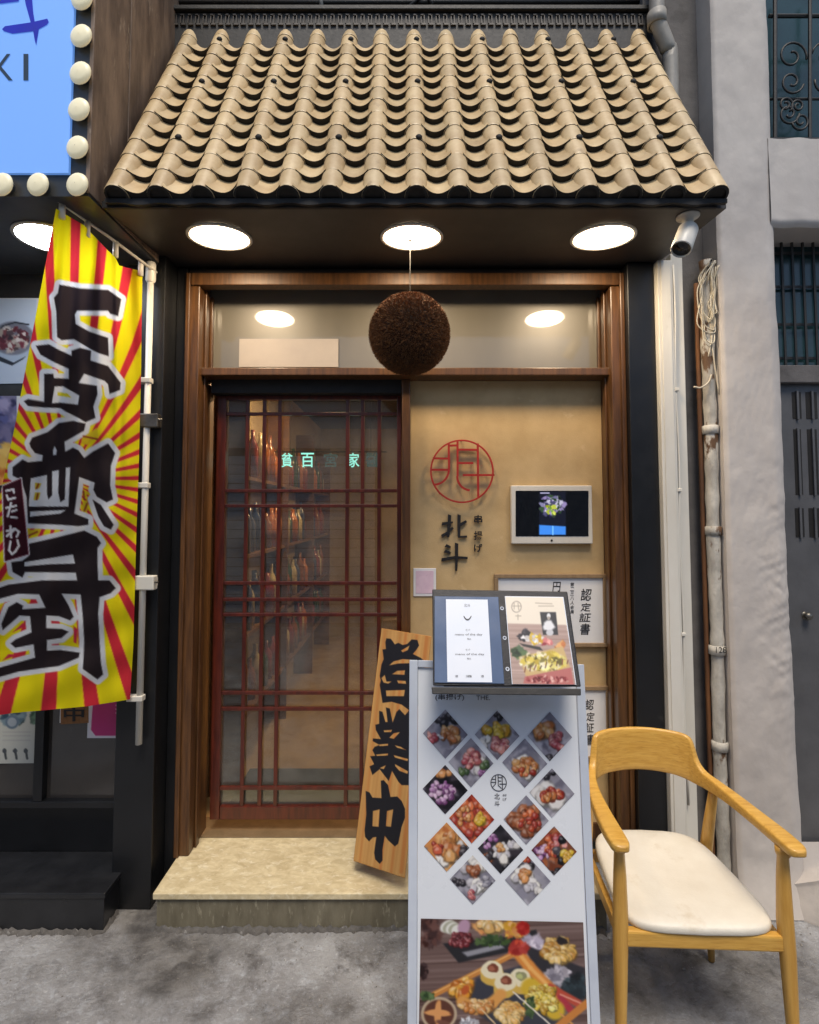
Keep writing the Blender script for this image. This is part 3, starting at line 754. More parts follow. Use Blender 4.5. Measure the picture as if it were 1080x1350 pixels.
# framed certificates
OAK = M('pale_oak_frame', (150, 126, 96), (132, 108, 80), rough=.5, scale=10, stretch=(4, 1, 1))
def cert(label, x0, y0, x1, y1, chars):
    a, c = ppl.hit(x0, y0, .02), ppl.hit(x1, y1, .02)
    t = thing('framed_certificate', label, 'certificate', ((a[0] + c[0]) / 2, YPAN, c[2]), None)
    fw = .018; y0_, y1_ = YPAN - .022, YPAN - .0005
    for (xa, xb, za, zb_) in ((a[0], c[0], a[2] - fw, a[2]), (a[0], c[0], c[2], c[2] + fw), (a[0], a[0] + fw, c[2] + fw + .0005, a[2] - fw - .0005), (c[0] - fw, c[0], c[2] + fw + .0005, a[2] - fw - .0005)):
        obj('frame_bar', MB().box(xa, xb, y0_, y1_, za, zb_), OAK, t, bevel=.002)
    pa = obj('paper', MB().box(a[0] + fw, c[0] - fw, YPAN - .012, YPAN - .001, c[2] + fw, a[2] - fw), PAPER, t)
    cp = front(YPAN - .0125)
    for ch, r_ in chars: lettering('character', pa, cp, ch, r_, INK, lift=.0005, bold=.01, shear=.12)
cert('wide framed white certificate with brush writing under the wall screen', 652, 757, 802, 853,
     [('認', (766, 776, 780, 792)), ('定', (766, 795, 779, 806)), ('証', (764, 808, 779, 820)), ('書', (765, 822, 778, 837)), ('円', (729, 767, 739, 780))] +
     [(ch, (752, 768 + i * 6, 757, 773 + i * 6)) for i, ch in enumerate('第二三八人会員')])
cert('lower framed white certificate half hidden behind the poster stand', 700, 905, 806, 1003,
     [('認', (772, 922, 783, 936)), ('定', (773, 939, 784, 951)), ('証', (772, 953, 783, 966)), ('書', (773, 968, 784, 983))])
# ------------------------------------------------------------------ poster stand
ALU = M('white_aluminium_frame', (206, 214, 226), (192, 200, 214), rough=.35, scale=6)
POST = Plane(P(540, 870, 1.66), P(770, 875, 1.66), P(538, 1350, 1.595))
pa0, pa1, pa2, pa3 = (540, 870), (770, 876), (794, 1398), (537, 1398)
ps = thing('poster_stand', 'white framed food poster stand on the pavement beside the armchair', 'poster stand', (.2, 1.6, 0))
def bil(u, v):
    a = np.array(pa0) * (1 - u) + np.array(pa1) * u; c = np.array(pa3) * (1 - u) + np.array(pa2) * u
    return a * (1 - v) + c * v
def pbar(name, u0, u1, v0, v1, l0, l1, mat):
    q = [bil(u0, v0), bil(u1, v0), bil(u1, v1), bil(u0, v1)]
    return obj(name, MB().hexa([POST.hit(*p, lift=l0) for p in q] + [POST.hit(*p, lift=l1) for p in q]), mat, ps, bevel=.002)
fw = .048
pbar('frame_bar', 0, fw, 0, 1, -.012, .008, ALU); pbar('frame_bar', 1 - fw, 1, 0, 1, -.012, .008, ALU)
pbar('frame_bar', fw + .001, 1 - fw - .001, 0, .018, -.012, .008, ALU); pbar('frame_bar', fw + .001, 1 - fw - .001, .98, 1, -.012, .008, ALU)
board = pbar('panel', fw + .001, 1 - fw - .001, .0185, .9795, -.008, .001, M('poster_white', (232, 236, 242), (226, 232, 240), rough=.3, scale=2))
for u in (.08, .92):
    a = POST.hit(*bil(u, .03), lift=-.02); z0 = a.copy(); z0[1] += .28; z0[2] = .006
    obj('rear_leg', MB().tube([a, z0], .009, 8), ALU, ps)
    a = POST.hit(*bil(u, .99), lift=-.004); obj('foot', MB().box(a[0] - .02, a[0] + .02, a[1] - .02, a[1] + .02, .001, a[2]), IRON, ps)
PALS = dict(o=[(212, 142, 80), (226, 170, 108), (190, 112, 60)], p=[(196, 110, 110), (222, 150, 140), (170, 70, 80)], w=[(226, 222, 220), (200, 196, 204), (240, 236, 230)],
            v=[(150, 90, 150), (190, 140, 190), (110, 60, 110), (216, 180, 210)], g=[(80, 104, 60), (50, 74, 44)], r=[(190, 78, 48), (160, 50, 38), (214, 108, 62)],
            y=[(228, 190, 60), (214, 160, 50)], b=[(150, 84, 50), (120, 60, 34), (176, 104, 66)], k=[(40, 36, 44), (60, 54, 62), (24, 22, 30)], s=[(150, 148, 160), (124, 122, 138), (172, 170, 182)])
dia = [((587.3, 967.8), 's', [('k', 0, -20, 14, 7, 12, 4), ('o', 8, 0, 13, 9, 30, 5), ('p', -15, 3, 8, 6, 16, 4), ('w', -8, 4, 5, 3, 6, 2)]),
       ((655.6, 969.3), 's', [('k', 0, -24, 12, 5, 8, 4), ('y', -2, -6, 13, 8, 26, 5), ('p', 4, 11, 10, 8, 30, 4), ('w', -16, 6, 8, 8, 10, 4)]),
       ((725, 971), 's', [('o', -5, -8, 12, 9, 18, 6), ('p', 11, 6, 10, 10, 30, 4), ('k', 4, 27, 12, 5, 10, 4)]),
       ((621, 1005.5), 's', [('w', 2, 0, 16, 14, 20, 5), ('p', 0, -3, 9, 13, 34, 4), ('g', -10, 11, 7, 5, 10, 3), ('v', 12, 14, 5, 5, 10, 3), ('g', 18, 3, 5, 5, 8, 3)]),
       ((692, 1006), 's', [('w', 0, 6, 16, 13, 14, 6), ('o', 0, 4, 14, 10, 36, 4.5), ('r', 2, 10, 10, 6, 14, 3)]),
       ((587, 1041), 'k', [('v', -4, 3, 15, 15, 90, 3.2), ('o', -2, -20, 8, 5, 10, 4)]),
       ((727.8, 1045.5), 's', [('k', -4, -22, 10, 5, 8, 3), ('w', 0, 2, 20, 13, 12, 9), ('r', 0, 2, 14, 10, 40, 4), ('o', -6, 4, 8, 5, 8, 4)]),
       ((622, 1079.5), 'r', [('r', 0, 0, 26, 26, 70, 5), ('o', -12, -4, 10, 14, 24, 3), ('y', 9, 0, 6, 6, 16, 4.5)]),
       ((693.8, 1081), 's', [('b', 0, 2, 20, 18, 60, 6), ('r', 4, 2, 14, 12, 24, 4)]),
       ((589, 1116.7), 'o', [('w', 0, 5, 20, 16, 16, 6), ('o', 4, -4, 14, 16, 44, 6), ('r', -14, 0, 6, 8, 14, 4), ('k', 24, 3, 5, 8, 8, 4)]),
       ((660, 1119.5), 'k', [('v', -10, -10, 14, 10, 20, 3), ('b', -14, 10, 8, 6, 12, 3), ('k', 0, 14, 18, 12, 24, 4), ('w', 1, 4, 8, 11, 20, 5), ('w', 18, -7, 7, 6, 12, 4), ('o', 0, -2, 4, 4, 10, 3)]),
       ((730.7, 1121.8), 'b', [('v', -15, 4, 9, 12, 30, 3.4), ('r', -2, -6, 8, 16, 30, 4), ('p', 8, -12, 8, 8, 14, 4), ('k', 8, 0, 6, 16, 16, 4), ('y', 17, 6, 7, 8, 18, 4), ('k', 0, 26, 10, 6, 10, 4)]),
       ((623.3, 1160), 's', [('w', 0, -18, 14, 10, 14, 6), ('k', -17, 4, 8, 8, 14, 3), ('b', 2, -10, 7, 9, 20, 4), ('w', 3, 8, 10, 9, 20, 5), ('p', -2, 18, 6, 5, 10, 3), ('s', 20, 2, 8, 6, 8, 4)]),
       ((696, 1161), 's', [('k', -2, -20, 14, 7, 16, 3), ('r', 0, -28, 8, 3, 8, 3), ('w', -6, -4, 13, 11, 20, 6), ('o', -3, -6, 7, 7, 20, 4), ('w', 8, 10, 10, 9, 16, 4)])]
for i, (ct, bgk, els) in enumerate(dia):
    cx, cy = ct
    def fn(C, cx=cx, cy=cy, els=els, i=i, bgk=bgk):
        C.rng = np.random.RandomState(40 + i)
        C.blobs(cx, cy, 32, 34, 60, 8, PALS[bgk], jit=10)
        for k, dx, dy, rx, ry, n, sz in els:
            C.lumps(cx + dx * 1.05, cy + dy * 1.05, rx, ry, max(4, n // 2), sz * 1.05, PALS[k])
    hx = 29.5 + .6 * (cy - 968) / 190; hy = 32.5
    sheet('dish_photo', board, POST, [(cx, cy - hy), (cx + hx, cy + 1), (cx, cy + hy), (cx - hx, cy - 1)], 56, 56, (120, 116, 130), fn, PRINT, lift=.0025, soft=1)
def big(C):
    C.x, C.y = (C.x - 540) * 4.32, (C.y - 1200) * 4.32
    C.c[:] = (110, 88, 84); C.rng = np.random.RandomState(9)
    for k in range(70):
        y = C.rng.rand() * 900; C.line([(40, y), (1040, y - 60 + C.rng.rand() * 30)], 6 + C.rng.rand() * 14, np.array((112, 90, 86)) + C.rng.randn() * 16, soft=4)
    K = PALS
    C.blobs(120, 120, 50, 90, 40, 22, [(60, 36, 36), (90, 56, 50)])
    C.poly([(190, 190), (560, 150), (720, 110), (740, 160), (560, 240), (280, 300)], (34, 34, 40), soft=5)
    C.poly([(300, 240), (520, 190), (540, 215), (330, 265)], (150, 150, 160), soft=6)
    for q in range(5): C.ell(215 + q * 14, 90 + q * 6, 46 - q * 3, 30, (232, 232, 226) if q % 2 == 0 else (170, 170, 150), -.6, .15)
    C.ell(310, 95, 34, 46, (186, 150, 176), .3, .2); C.lumps(290, 170, 60, 38, 50, 15, [(112, 30, 40), (84, 20, 30), (140, 60, 64)])
    C.blobs(455, 90, 70, 34, 50, 24, K['o']); C.lumps(455, 85, 60, 24, 16, 24, [(240, 210, 150), (226, 180, 110)])
    C.blobs(470, 175, 90, 22, 40, 14, K['g']); C.blobs(600, 110, 60, 40, 50, 20, K['y'] + K['o']); C.blobs(650, 105, 26, 30, 20, 16, [(170, 30, 24)])
    C.blobs(700, 205, 56, 44, 50, 22, [(196, 186, 200), (170, 160, 180)])
    C.poly([(640, 190), (1000, 330), (1000, 500), (880, 470), (700, 300)], (44, 42, 50), soft=6)
    C.lumps(850, 230, 85, 62, 60, 24, [(222, 176, 90), (240, 204, 130), (196, 140, 60)]); C.ell(868, 175, 34, 22, (36, 28, 30), .3, .2, .1)
    C.blobs(850, 375, 70, 45, 60, 20, [(186, 180, 190), (150, 146, 160)]); C.blobs(940, 440, 60, 60, 40, 26, [(40, 56, 64), (28, 40, 48)])
    C.line([(140, 480), (620, 235)], 34, (206, 136, 66), soft=3); C.line([(142, 472), (620, 228)], 8, (236, 180, 110), soft=2)
    C.poly([(380, 390), (680, 300), (900, 560), (830, 648), (560, 700), (330, 560)], (56, 58, 70), soft=8)
    C.line([(600, 220), (680, 320), (780, 430), (860, 500)], 66, (222, 140, 62), soft=8); C.line([(610, 230), (690, 330), (800, 440)], 22, (244, 184, 104), soft=6); C.blobs(620, 215, 44, 34, 26, 18, [(200, 70, 44), (160, 40, 34)])
    C.line([(800, 440), (960, 530)], 46, (190, 76, 56), soft=6); C.line([(860, 500), (920, 570)], 40, (176, 50, 66), soft=6); C.line([(860, 480), (1000, 540)], 10, (226, 150, 130))
    for (ex, ey) in ((470, 340), (630, 385), (545, 410)):
        C.ell(ex, ey + 22, 66, 72, (214, 176, 84), .1, .06, .04); C.ell(ex, ey, 62, 52, (238, 228, 196), .1, .06, .03); C.ell(ex + 6, ey - 10, 32, 25, (120, 62, 44) if ex < 600 else (150, 150, 110), .2, .1, .06); C.ell(ex - 2, ey - 8, 18, 14, (170, 104, 80) if ex < 600 else (190, 196, 130), .2, .2, .1)
    C.lumps(300, 440, 52, 48, 30, 26, [(226, 150, 40), (240, 180, 80), (200, 110, 30)]); C.ell(318, 455, 20, 30, (190, 90, 40), .5, .2)
    C.line([(300, 520), (380, 560), (470, 530), (520, 480)], 66, (224, 160, 84), soft=8); C.lumps(380, 545, 90, 30, 40, 18, [(240, 196, 130), (206, 130, 60)])
    C.blobs(750, 500, 50, 46, 60, 22, K['y']); C.line([(690, 440), (830, 570)], 110, (214, 178, 50), soft=10); C.lumps(755, 505, 95, 75, 90, 17, [(232, 204, 80), (190, 146, 40), (244, 222, 120)])
    C.lumps(575, 590, 70, 56, 60, 22, [(232, 180, 96), (244, 208, 140), (206, 140, 60)]); C.blobs(690, 550, 24, 60, 40, 11, K['g'])
    C.line([(590, 465), (800, 650)], 9, (232, 224, 210)); C.line([(415, 570), (490, 650)], 9, (226, 196, 150)); C.line([(860, 590), (930, 650)], 10, (216, 160, 90))
    C.line([(850, 660), (1010, 530)], 44, (206, 132, 60), soft=3)
    C.ell(168, 590, 102, 96, (196, 176, 150), 0, .03); C.ell(168, 590, 86, 80, (96, 56, 44), 0, .06)
    for a in (0.05, 1.62): C.ell(162, 585, 74, 20, (226, 160, 100), a, .12, .05)
    C.ell(190, 640, 40, 14, (120, 76, 64), .2, .2); C.blobs(340, 640, 50, 26, 60, 9, [(220, 220, 226), (150, 150, 160)]); C.blobs(100, 490, 34, 22, 24, 12, K['g']); C.blobs(80, 350, 24, 40, 16, 16, [(50, 30, 32)])
    C.blobs(600, 760, 420, 70, 120, 26, K['k'] + K['o'] + K['g'])
sheet('platter_photo', board, POST, [(555, 1211), (769, 1216), (776, 1378), (552, 1378)], 210, 160, (110, 90, 86), big, PRINT, lift=.0025, soft=1)
GREY = M('grey_ink', (70, 70, 78), (60, 60, 68), rough=.5)
# small logo in the middle of the poster
lg = MB(); c0 = POST.hit(657.5, 1032, .0025); rr_ = 10.5 * 1.63 / F
for k in range(40):
    a0, a1 = 2 * math.pi * k / 40, 2 * math.pi * (k + 1) / 40
    v = [c0 + POST.ex * r_ * math.cos(a) + POST.ez * r_ * math.sin(a) for a in (a0, a1) for r_ in (rr_ * .9, rr_)]
    lg.add([v[0], v[1], v[3], v[2]], [(0, 1, 2, 3)])
for (xa, ya, xb, yb) in ((-.35, .8, -.35, -.1), (-.35, -.1, -.75, -.5), (-.05, .95, -.05, -.3), (-.05, -.3, .35, -.65), (.45, .85, .45, -.85), (-.85, .4, -.35, .4), (-.9, .05, -.35, .05), (-.05, .6, .45, .6), (-.05, .2, .35, .2), (.1, -.15, .95, -.15)):
    d = np.array([xb - xa, yb - ya]); L_ = np.hypot(*d); nn_ = np.array([-d[1], d[0]]) / L_ * .05
    q = [np.array([xa, ya]) + nn_, np.array([xa, ya]) - nn_, np.array([xb, yb]) - nn_, np.array([xb, yb]) + nn_]
    lg.add([c0 + (POST.ex * u + POST.ez * v_) * rr_ for u, v_ in q], [(0, 1, 2, 3)])
obj('printed_logo', lg, GREY, board)
for ch, r_ in (('北', (652, 1046, 659, 1054)), ('斗', (652, 1056, 659, 1063)), ('串揚', (663, 1047, 668, 1050)), ('げ', (663, 1052, 668, 1056))):
    lettering('printed_text', board, POST, ch, r_, GREY, lift=.0025, bold=.01)
lettering('printed_text', board, POST, '(串揚げ)', (574, 915, 612, 924), GREY, lift=.0025, bold=.01)
lettering('printed_text', board, POST, 'THE.', (628, 917, 646, 923), GREY, lift=.0025)

# ------------------------------------------------------------------ menu holder and open menu
MEN = Plane(P(570, 905, 1.54), P(765, 907, 1.54), P(571, 779, 1.672))
mh = thing('menu_holder', 'black metal menu holder rising behind the poster stand', 'menu holder', (.25, 1.80, 0))
def quadbox(plane, q, l0, l1): return MB().hexa([plane.hit(*p, lift=l0) for p in q] + [plane.hit(*p, lift=l1) for p in q])
obj('ledge', quadbox(MEN, [(569, 906), (766, 908), (766, 917), (570, 915)], -.022, .026), IRON, mh, bevel=.002)
obj('back_plate', quadbox(MEN, [(585, 800), (742, 801), (752, 905.5), (585, 905)], -.022, -.016), IRON, mh, bevel=.002)
bq = MEN.hit(665, 850, -.023)
obj('arm', MB().tube([bq, (bq[0], 1.80, bq[2] - .02)], .012, 8), IRON, mh, smooth=True)
obj('post', MB().tube([(bq[0], 1.80, bq[2] + .02), (bq[0], 1.80, .02)], .014, 10), IRON, mh, smooth=True)
obj('base', MB().lathe([(0, .03), (.06, .028), (.13, .012), (.13, .001), (0, .001)], (bq[0], 1.80, 0), n=28), IRON, mh, smooth=True)
mk = thing('open_menu', 'open black menu folder showing two pages on the black holder', 'menu', tuple(MEN.hit(665, 905)))
LEATH = M('black_leatherette', (34, 34, 38), (26, 26, 30), rough=.5, scale=30, bump=.15, bscale=200)
obj('cover', quadbox(MEN, [(570, 777), (748, 780), (766, 905.5), (571, 904)], -.012, -.004), LEATH, mk, bevel=.003)
SLV = M('blue_grey_sleeve', (86, 104, 134), (70, 88, 118), rough=.2, scale=5, coat=.6)
lp = obj('left_sleeve', quadbox(MEN, [(573, 786), (657, 787), (665, 901.5), (573, 900)], -.0039, .0), SLV, mk, bevel=.001)
PG = M('page_white', (226, 230, 238), (216, 224, 236), rough=.4, scale=3)
pg = obj('page', quadbox(MEN, [(588, 790), (643, 790.5), (649, 899.5), (590, 899)], .0001, .001), PG, lp)
def txt(s_, r_, par=pg, lift=.0016, m_=GREY): lettering('printed_text', par, MEN, s_, r_, m_, lift=lift)
txt('北斗', (612, 796, 620, 800)); txt('⌣', (611, 812, 622, 818))
for y in (832, 858): txt('menu of the day', (600 + (y - 832) * .02, y + 3, 636 + (y - 832) * .1, y + 6.5)); txt('セット', (614, y - 3, 620, y)); txt('税込', (616, y + 9, 621, y + 11.5))
for x in (600, 614, 634): txt('酒', (x, 890, x + 8 if x == 614 else x + 4, 893))
def mpage(C):
    C.rng = np.random.RandomState(4)
    C.c[:] = (236, 226, 208)
    C.poly([(668, 822), (746, 824), (770, 910), (660, 910)], (176, 150, 140), soft=1)
    for k in range(24): y = 824 + k * 3.5; C.line([(666, y), (760, y + 2)], 1.5, np.array((180, 154, 144)) + C.rng.randn() * 14)
    C.poly([(712, 807), (733, 807), (736, 837), (716, 837)], (40, 40, 44), soft=.5)
    C.ell(723.5, 812, 2.6, 3.6, (226, 226, 226)); C.ell(723.5, 825, 7.5, 7, (230, 230, 232), 0, .2, .08); C.ell(725, 834, 5, 4, (200, 200, 204)); C.ell(723.5, 815, 2, 2.4, (170, 160, 150))
    C.blobs(693, 838, 7, 6, 20, 3, PALS['k']); C.blobs(692, 842, 5, 3, 10, 2.4, PALS['w']); C.blobs(707, 843, 9, 6, 40, 2.6, PALS['y'] + PALS['w']); C.poly([(685, 848), (712, 853), (716, 858), (690, 852)], (50, 46, 44), soft=.8)
    C.blobs(722, 846, 6, 4, 12, 2.4, PALS['p']); C.blobs(738, 852, 6, 6, 12, 2.6, PALS['o']); C.blobs(684, 860, 7, 6, 30, 3, PALS['g'])
    C.poly([(684, 866), (742, 852), (752, 880), (694, 893)], (206, 176, 120), soft=1)
    C.blobs(716, 872, 30, 11, 170, 3.4, [(226, 204, 90), (240, 226, 140), (196, 170, 60), (120, 110, 50), (236, 224, 190)])
    for x in range(690, 748, 7): C.line([(x + C.rng.rand() * 3, 886 - (x - 690) * .2), (x + 3, 879 - (x - 690) * .2 + C.rng.rand() * 4)], 1.3, (70 + C.rng.rand() * 50, 60, 50))
    C.poly([(692, 892), (753, 880), (757, 903), (690, 901)], (186, 110, 104), soft=.8)
    C.blobs(722, 896, 28, 4, 70, 1.8, [(150, 60, 60), (220, 170, 160), (120, 40, 44)])
    for k in range(NR // 2):
        pass
    pts = [(681 + 6.3 * math.cos(a), 800 + 7.2 * math.sin(a)) for a in np.linspace(0, 6.283, 24)]; C.line(pts, .9, (150, 140, 130), .4)
    for q in ([(678, 795), (678, 803)], [(683, 795), (684, 804)], [(676, 799), (687, 799)], [(680, 812), (687, 812)], [(683, 810), (683, 817)], [(706, 795), (728, 796)], [(710, 799), (730, 799)]): C.line(q, .8, (150, 140, 126), .4)
rp = obj('right_sleeve', quadbox(MEN, [(665.5, 786), (743, 787), (760, 903), (675, 902.3)], -.0039, .0), PG, mk, bevel=.001)
sheet('printed_page', rp, MEN, [(666.5, 787), (742, 788), (759, 902.4), (676, 901.7)], 120, 150, (236, 226, 208), mpage, PRINT, lift=.0008, soft=1)
for y in (802, 841, 882):
    obj('binder_ring', MB().lathe([(.003, 0), (.005, .0006), (.006, 0)], MEN.hit(662 + (y - 802) * .09, y, -.003), axis=tuple(MEN.n), n=12), ALU, mk)

# ------------------------------------------------------------------ leaning wooden sign
BD = Plane(P(503, 828, 2.50), P(466, 1135, 2.30), P(532, 1158, 2.19))
wb = thing('wooden_sign', 'leaning wooden board with three large black brush characters on the step', 'wooden sign', tuple(BD.hit(500, 1146)))
BWOOD = M('pale_board_wood', (190, 136, 70), (160, 108, 50), rough=.5, scale=6, stretch=(8, 8, .5), bump=.1, bscale=20)
bq4 = [(503, 828), (569, 839), (534, 1158), (466, 1135)]
obj('board', quadbox(BD, bq4, -.028, 0), BWOOD, wb, bevel=.003)
EI = [(335,145),(375,150),(410,200),(440,185),(480,205),(520,195),(560,155),(610,160),(625,210),(600,250),(570,285),(640,320),(670,345),(670,690),(560,800),(530,780),(470,735),(380,710),(300,720),(275,560),(285,520),(275,480),(290,380),(310,330),(300,245),(330,240),(325,180)]
EIH = [[(465,255),(540,210),(525,250),(480,270)],[(360,385),(400,350),(480,330),(540,335),(600,350),(590,365),(440,370)],[(385,465),(430,435),(500,430),(495,470)],[(430,520),(505,525),(510,550),(440,545)],[(330,610),(500,605),(490,660),(335,660)],[(290,500),(320,470),(335,530),(380,530),(350,548),(310,540)]]
GY_ = [(270,790),(300,800),(325,890),(345,890),(330,760),(365,770),(390,895),(425,800),(450,775),(500,830),(560,760),(600,900),(580,1000),(590,1100),(600,1250),(600,1400),(540,1452),(470,1452),(440,1420),(385,1325),(355,1415),(290,1330),(275,1310),(210,1362),(185,1285),(225,1265),(190,1195),(235,1190),(210,1140),(230,1110),(275,1095),(212,1060),(216,1036),(285,1042),(240,960),(236,915),(270,905)]
GYH = [[(310,965),(385,960),(375,980),(315,980)],[(360,1030),(400,990),(455,980),(400,1040)],[(270,1090),(350,1083),(348,1100),(272,1105)],[(240,1180),(350,1170),(345,1188),(250,1192)],[(410,1098),(460,1110),(510,1140),(430,1118)],[(400,1185),(530,1220),(520,1238),(410,1205)],[(410,1265),(530,1330),(520,1350),(450,1325),(415,1285)],[(275,1300),(330,1275),(310,1310)]]
CH = [(150,490),(185,505),(210,550),(290,555),(285,400),(310,395),(350,440),(370,545),(430,540),(470,580),(500,650),(500,730),(470,810),(440,960),(410,985),(350,930),(320,890),(300,1010),(300,1110),(275,1140),(235,1100),(225,1040),(245,900),(215,905),(180,940),(145,900),(140,840),(155,700)]
CHH = [[(215,670),(275,655),(265,810),(210,805)],[(340,670),(395,655),(375,810),(330,805)]]
def bface(C):
    u = (C.x - 466) + (C.y - 1135) * (503 - 466) / (1135 - 828.0)        # across the board
    u = C.x - (466 + (1135 - C.y) * 37 / 307)
    g = .55 * (10 * np.sin(u * .35 + 2.2 * np.sin(C.y * .016)) + 7 * np.sin(u * 1.3 + .8 * np.sin(C.y * .021 + 2)) + 5 * np.sin(u * 3.1 + C.y * .012))
    C.c = np.array((190, 144, 84.)) + g[:, None] * np.array((.9, 1, .8))
    for k in range(9):
        a = C.rng.rand() * 66; C.line([(503 + a, 830), (468 + a, 1150)], .8 + C.rng.rand() * 1.6, (168 + C.rng.rand() * 26, 116, 58), soft=2.2)
    wood = C.c.copy()
    def holes(hs, ox, oy):
        for h in hs:
            idx, d = C.sdf(tr(h, ox, oy, 6.75), 1); a = np.clip(.5 - d, 0, 1)[:, None]; C.c[idx] = C.c[idx] * (1 - a) + wood[idx] * a
    for pl_, hs, oy in ((EI, EIH, 820), (GY_, GYH, 820), (CH, CHH, 970)):
        C.poly(tr(pl_, 460, oy, 6.75), (22, 20, 26), soft=.5); holes(hs, 460, oy)
sheet('painted_face', wb, BD, [(503.6, 828.6), (568.4, 839.4), (533.6, 1157), (466.6, 1134.4)], 120, 440, (196, 142, 76), bface, Pmat('painted_board', .5, fibre=.2), lift=.0006)

# ------------------------------------------------------------------ armchair
AW = M('honey_oak', (212, 168, 82), (194, 146, 60), rough=.45, scale=9, stretch=(1.2, 7, 16), bump=.05, bscale=30, c3=(174, 126, 50), c3lim=(.54, .72), c3scale=12, coat=.15)
AWL = M('honey_oak_leg', (206, 160, 78), (184, 136, 56), rough=.42, scale=7, stretch=(9, 9, .7), bump=.05, bscale=30, coat=.2)
LEA = M('cream_leather_seat', (222, 217, 204), (210, 203, 188), rough=.5, scale=5, bump=.14, bscale=110, c3=(192, 178, 154), c3lim=(.6, .8), c3scale=7)
ch = thing('armchair', 'honey oak armchair with cream seat standing on the pavement', 'armchair', (.897, 1.878, 0))
ch.rotation_euler = (0, 0, math.radians(-2.5))
ch.scale = (.94, .95, .98)
WORLD[ch.name] = np.zeros(3)       # parts below are in the chair's own frame
def cat(pts, n):
    p = np.array(pts, float); p = np.vstack([2 * p[0] - p[1], p, 2 * p[-1] - p[-2]]); out = []
    for i in range(1, len(p) - 2):
        for t in np.linspace(0, 1, n, endpoint=False):
            out.append(.5 * ((2 * p[i]) + (-p[i-1] + p[i+1]) * t + (2*p[i-1] - 5*p[i] + 4*p[i+1] - p[i+2]) * t*t + (-p[i-1] + 3*p[i] - 3*p[i+1] + p[i+2]) * t**3))
    out.append(p[-2]); return np.array(out)
half = [(-.268, -.302, .018, .684, .694), (-.268, -.297, .040, .678, .699), (-.268, -.287, .054, .675, .702), (-.268, -.27, .060, .674, .704), (-.267, -.20, .062, .670, .703), (-.262, -.10, .056, .666, .700), (-.252, .02, .046, .660, .700), (-.236, .11, .036, .655, .704), (-.219, .165, .031, .652, .712),
        (-.206, .193, .028, .651, .742), (-.196, .208, .026, .651, .800), (-.182, .222, .025, .654, .822), (-.14, .245, .024, .662, .829), (-.07, .262, .023, .668, .833)]
full = half + [(0, .268, .023, .670, .834)] + [(-a, b_, c_, d_, e) for a, b_, c_, d_, e in half[::-1]]
S = cat(full, 6); rings = []
for i, s_ in enumerate(S):
    t = S[min(i + 1, len(S) - 1)][:2] - S[max(i - 1, 0)][:2]; t /= np.linalg.norm(t); nrm = np.array([-t[1], t[0]])
    cz, hz, hw = (s_[3] + s_[4]) / 2, (s_[4] - s_[3]) / 2, s_[2] / 2
    ring_ = []
    for k in range(20):
        a = 2 * math.pi * k / 20; ca, sa = math.cos(a), math.sin(a); e = .42
        u, v = hw * math.copysign(abs(ca) ** e, ca), hz * math.copysign(abs(sa) ** e, sa)
        ring_.append((s_[0] + nrm[0] * u, s_[1] + nrm[1] * u, cz + v))
    rings.append(ring_ + [ring_[0]])
mb = MB().grid(rings)
for rg, rev in ((rings[0], False), (rings[-1], True)):
    vs = rg[:-1]; mb.add(vs, [tuple(range(20)) if rev else tuple(range(19, -1, -1))])
obj('back_and_arm_rail', mb, AW, ch, smooth=True)
for sx_ in (-1, 1):
    lx = .256 * sx_
    obj('leg', MB().tube([(lx * 1.045, -.245, 0.001), (lx * 1.03, -.242, .15), (lx * 1.012, -.238, .36), (lx, -.235, .46), (lx * .998, -.235, .58), (lx, -.236, .645), (lx, -.237, .655), (lx, -.238, .675)],
        [.013, .018, .0235, .024, .020, .0165, .022, .023], 14), AWL, ch, smooth=True)
    obj('leg', MB().tube([(lx * .95, .200, 0.001), (lx * .94, .205, .2), (lx * .92, .205, .40), (lx * .925, .175, .52), (lx * .94, .14, .665)], [.012, .018, .024, .021, .016], 14), AWL, ch, smooth=True)
    obj('side_rail', MB().hexa([(lx * .97 - .011, -.22, .36), (lx * .97 + .011, -.22, .36), (lx * .90 + .011, .2, .35), (lx * .90 - .011, .2, .35), (lx * .97 - .011, -.22, .40), (lx * .97 + .011, -.22, .40), (lx * .90 + .011, .2, .39), (lx * .90 - .011, .2, .39)]), AWL, ch, bevel=.004)
obj('front_rail', MB().box(-.245, .245, -.25, -.222, .372, .419), AW, ch, bevel=.006)
obj('back_rail', MB().box(-.215, .215, .19, .214, .35, .39), AW, ch, bevel=.005)
rows = []
def seat_out(a, k):
    ca, sa = math.cos(a), math.sin(a); e = .34
    x = math.copysign(abs(ca) ** e, ca); y = math.copysign(abs(sa) ** e, sa)
    yy = -.005 + .243 * y; wv = .250 - .034 * (y + 1) / 2 - (.012 * max(0, y) ** 2)
    return x * wv * k, yy * k - (.012 * (1 - x * x) if y < 0 else -.02 * (1 - x * x)) * k
for k, z in ((.97, .4195), (.99, .420), (1.0, .424), (1.0, .433), (.995, .438), (.98, .443), (.94, .447), (.85, .449), (.65, .448), (.35, .446), (.02, .445)):
    r_ = [(*seat_out(a, k), z) for a in np.linspace(0, 2 * math.pi, 64, endpoint=False)]
    rows.append(r_ + [r_[0]])
mb = MB().grid(rows); mb.add(rows[0][:-1], [tuple(range(63, -1, -1))]); mb.add(rows[-1][:-1], [tuple(range(64))])
obj('seat_pad', mb, LEA, ch, smooth=True)
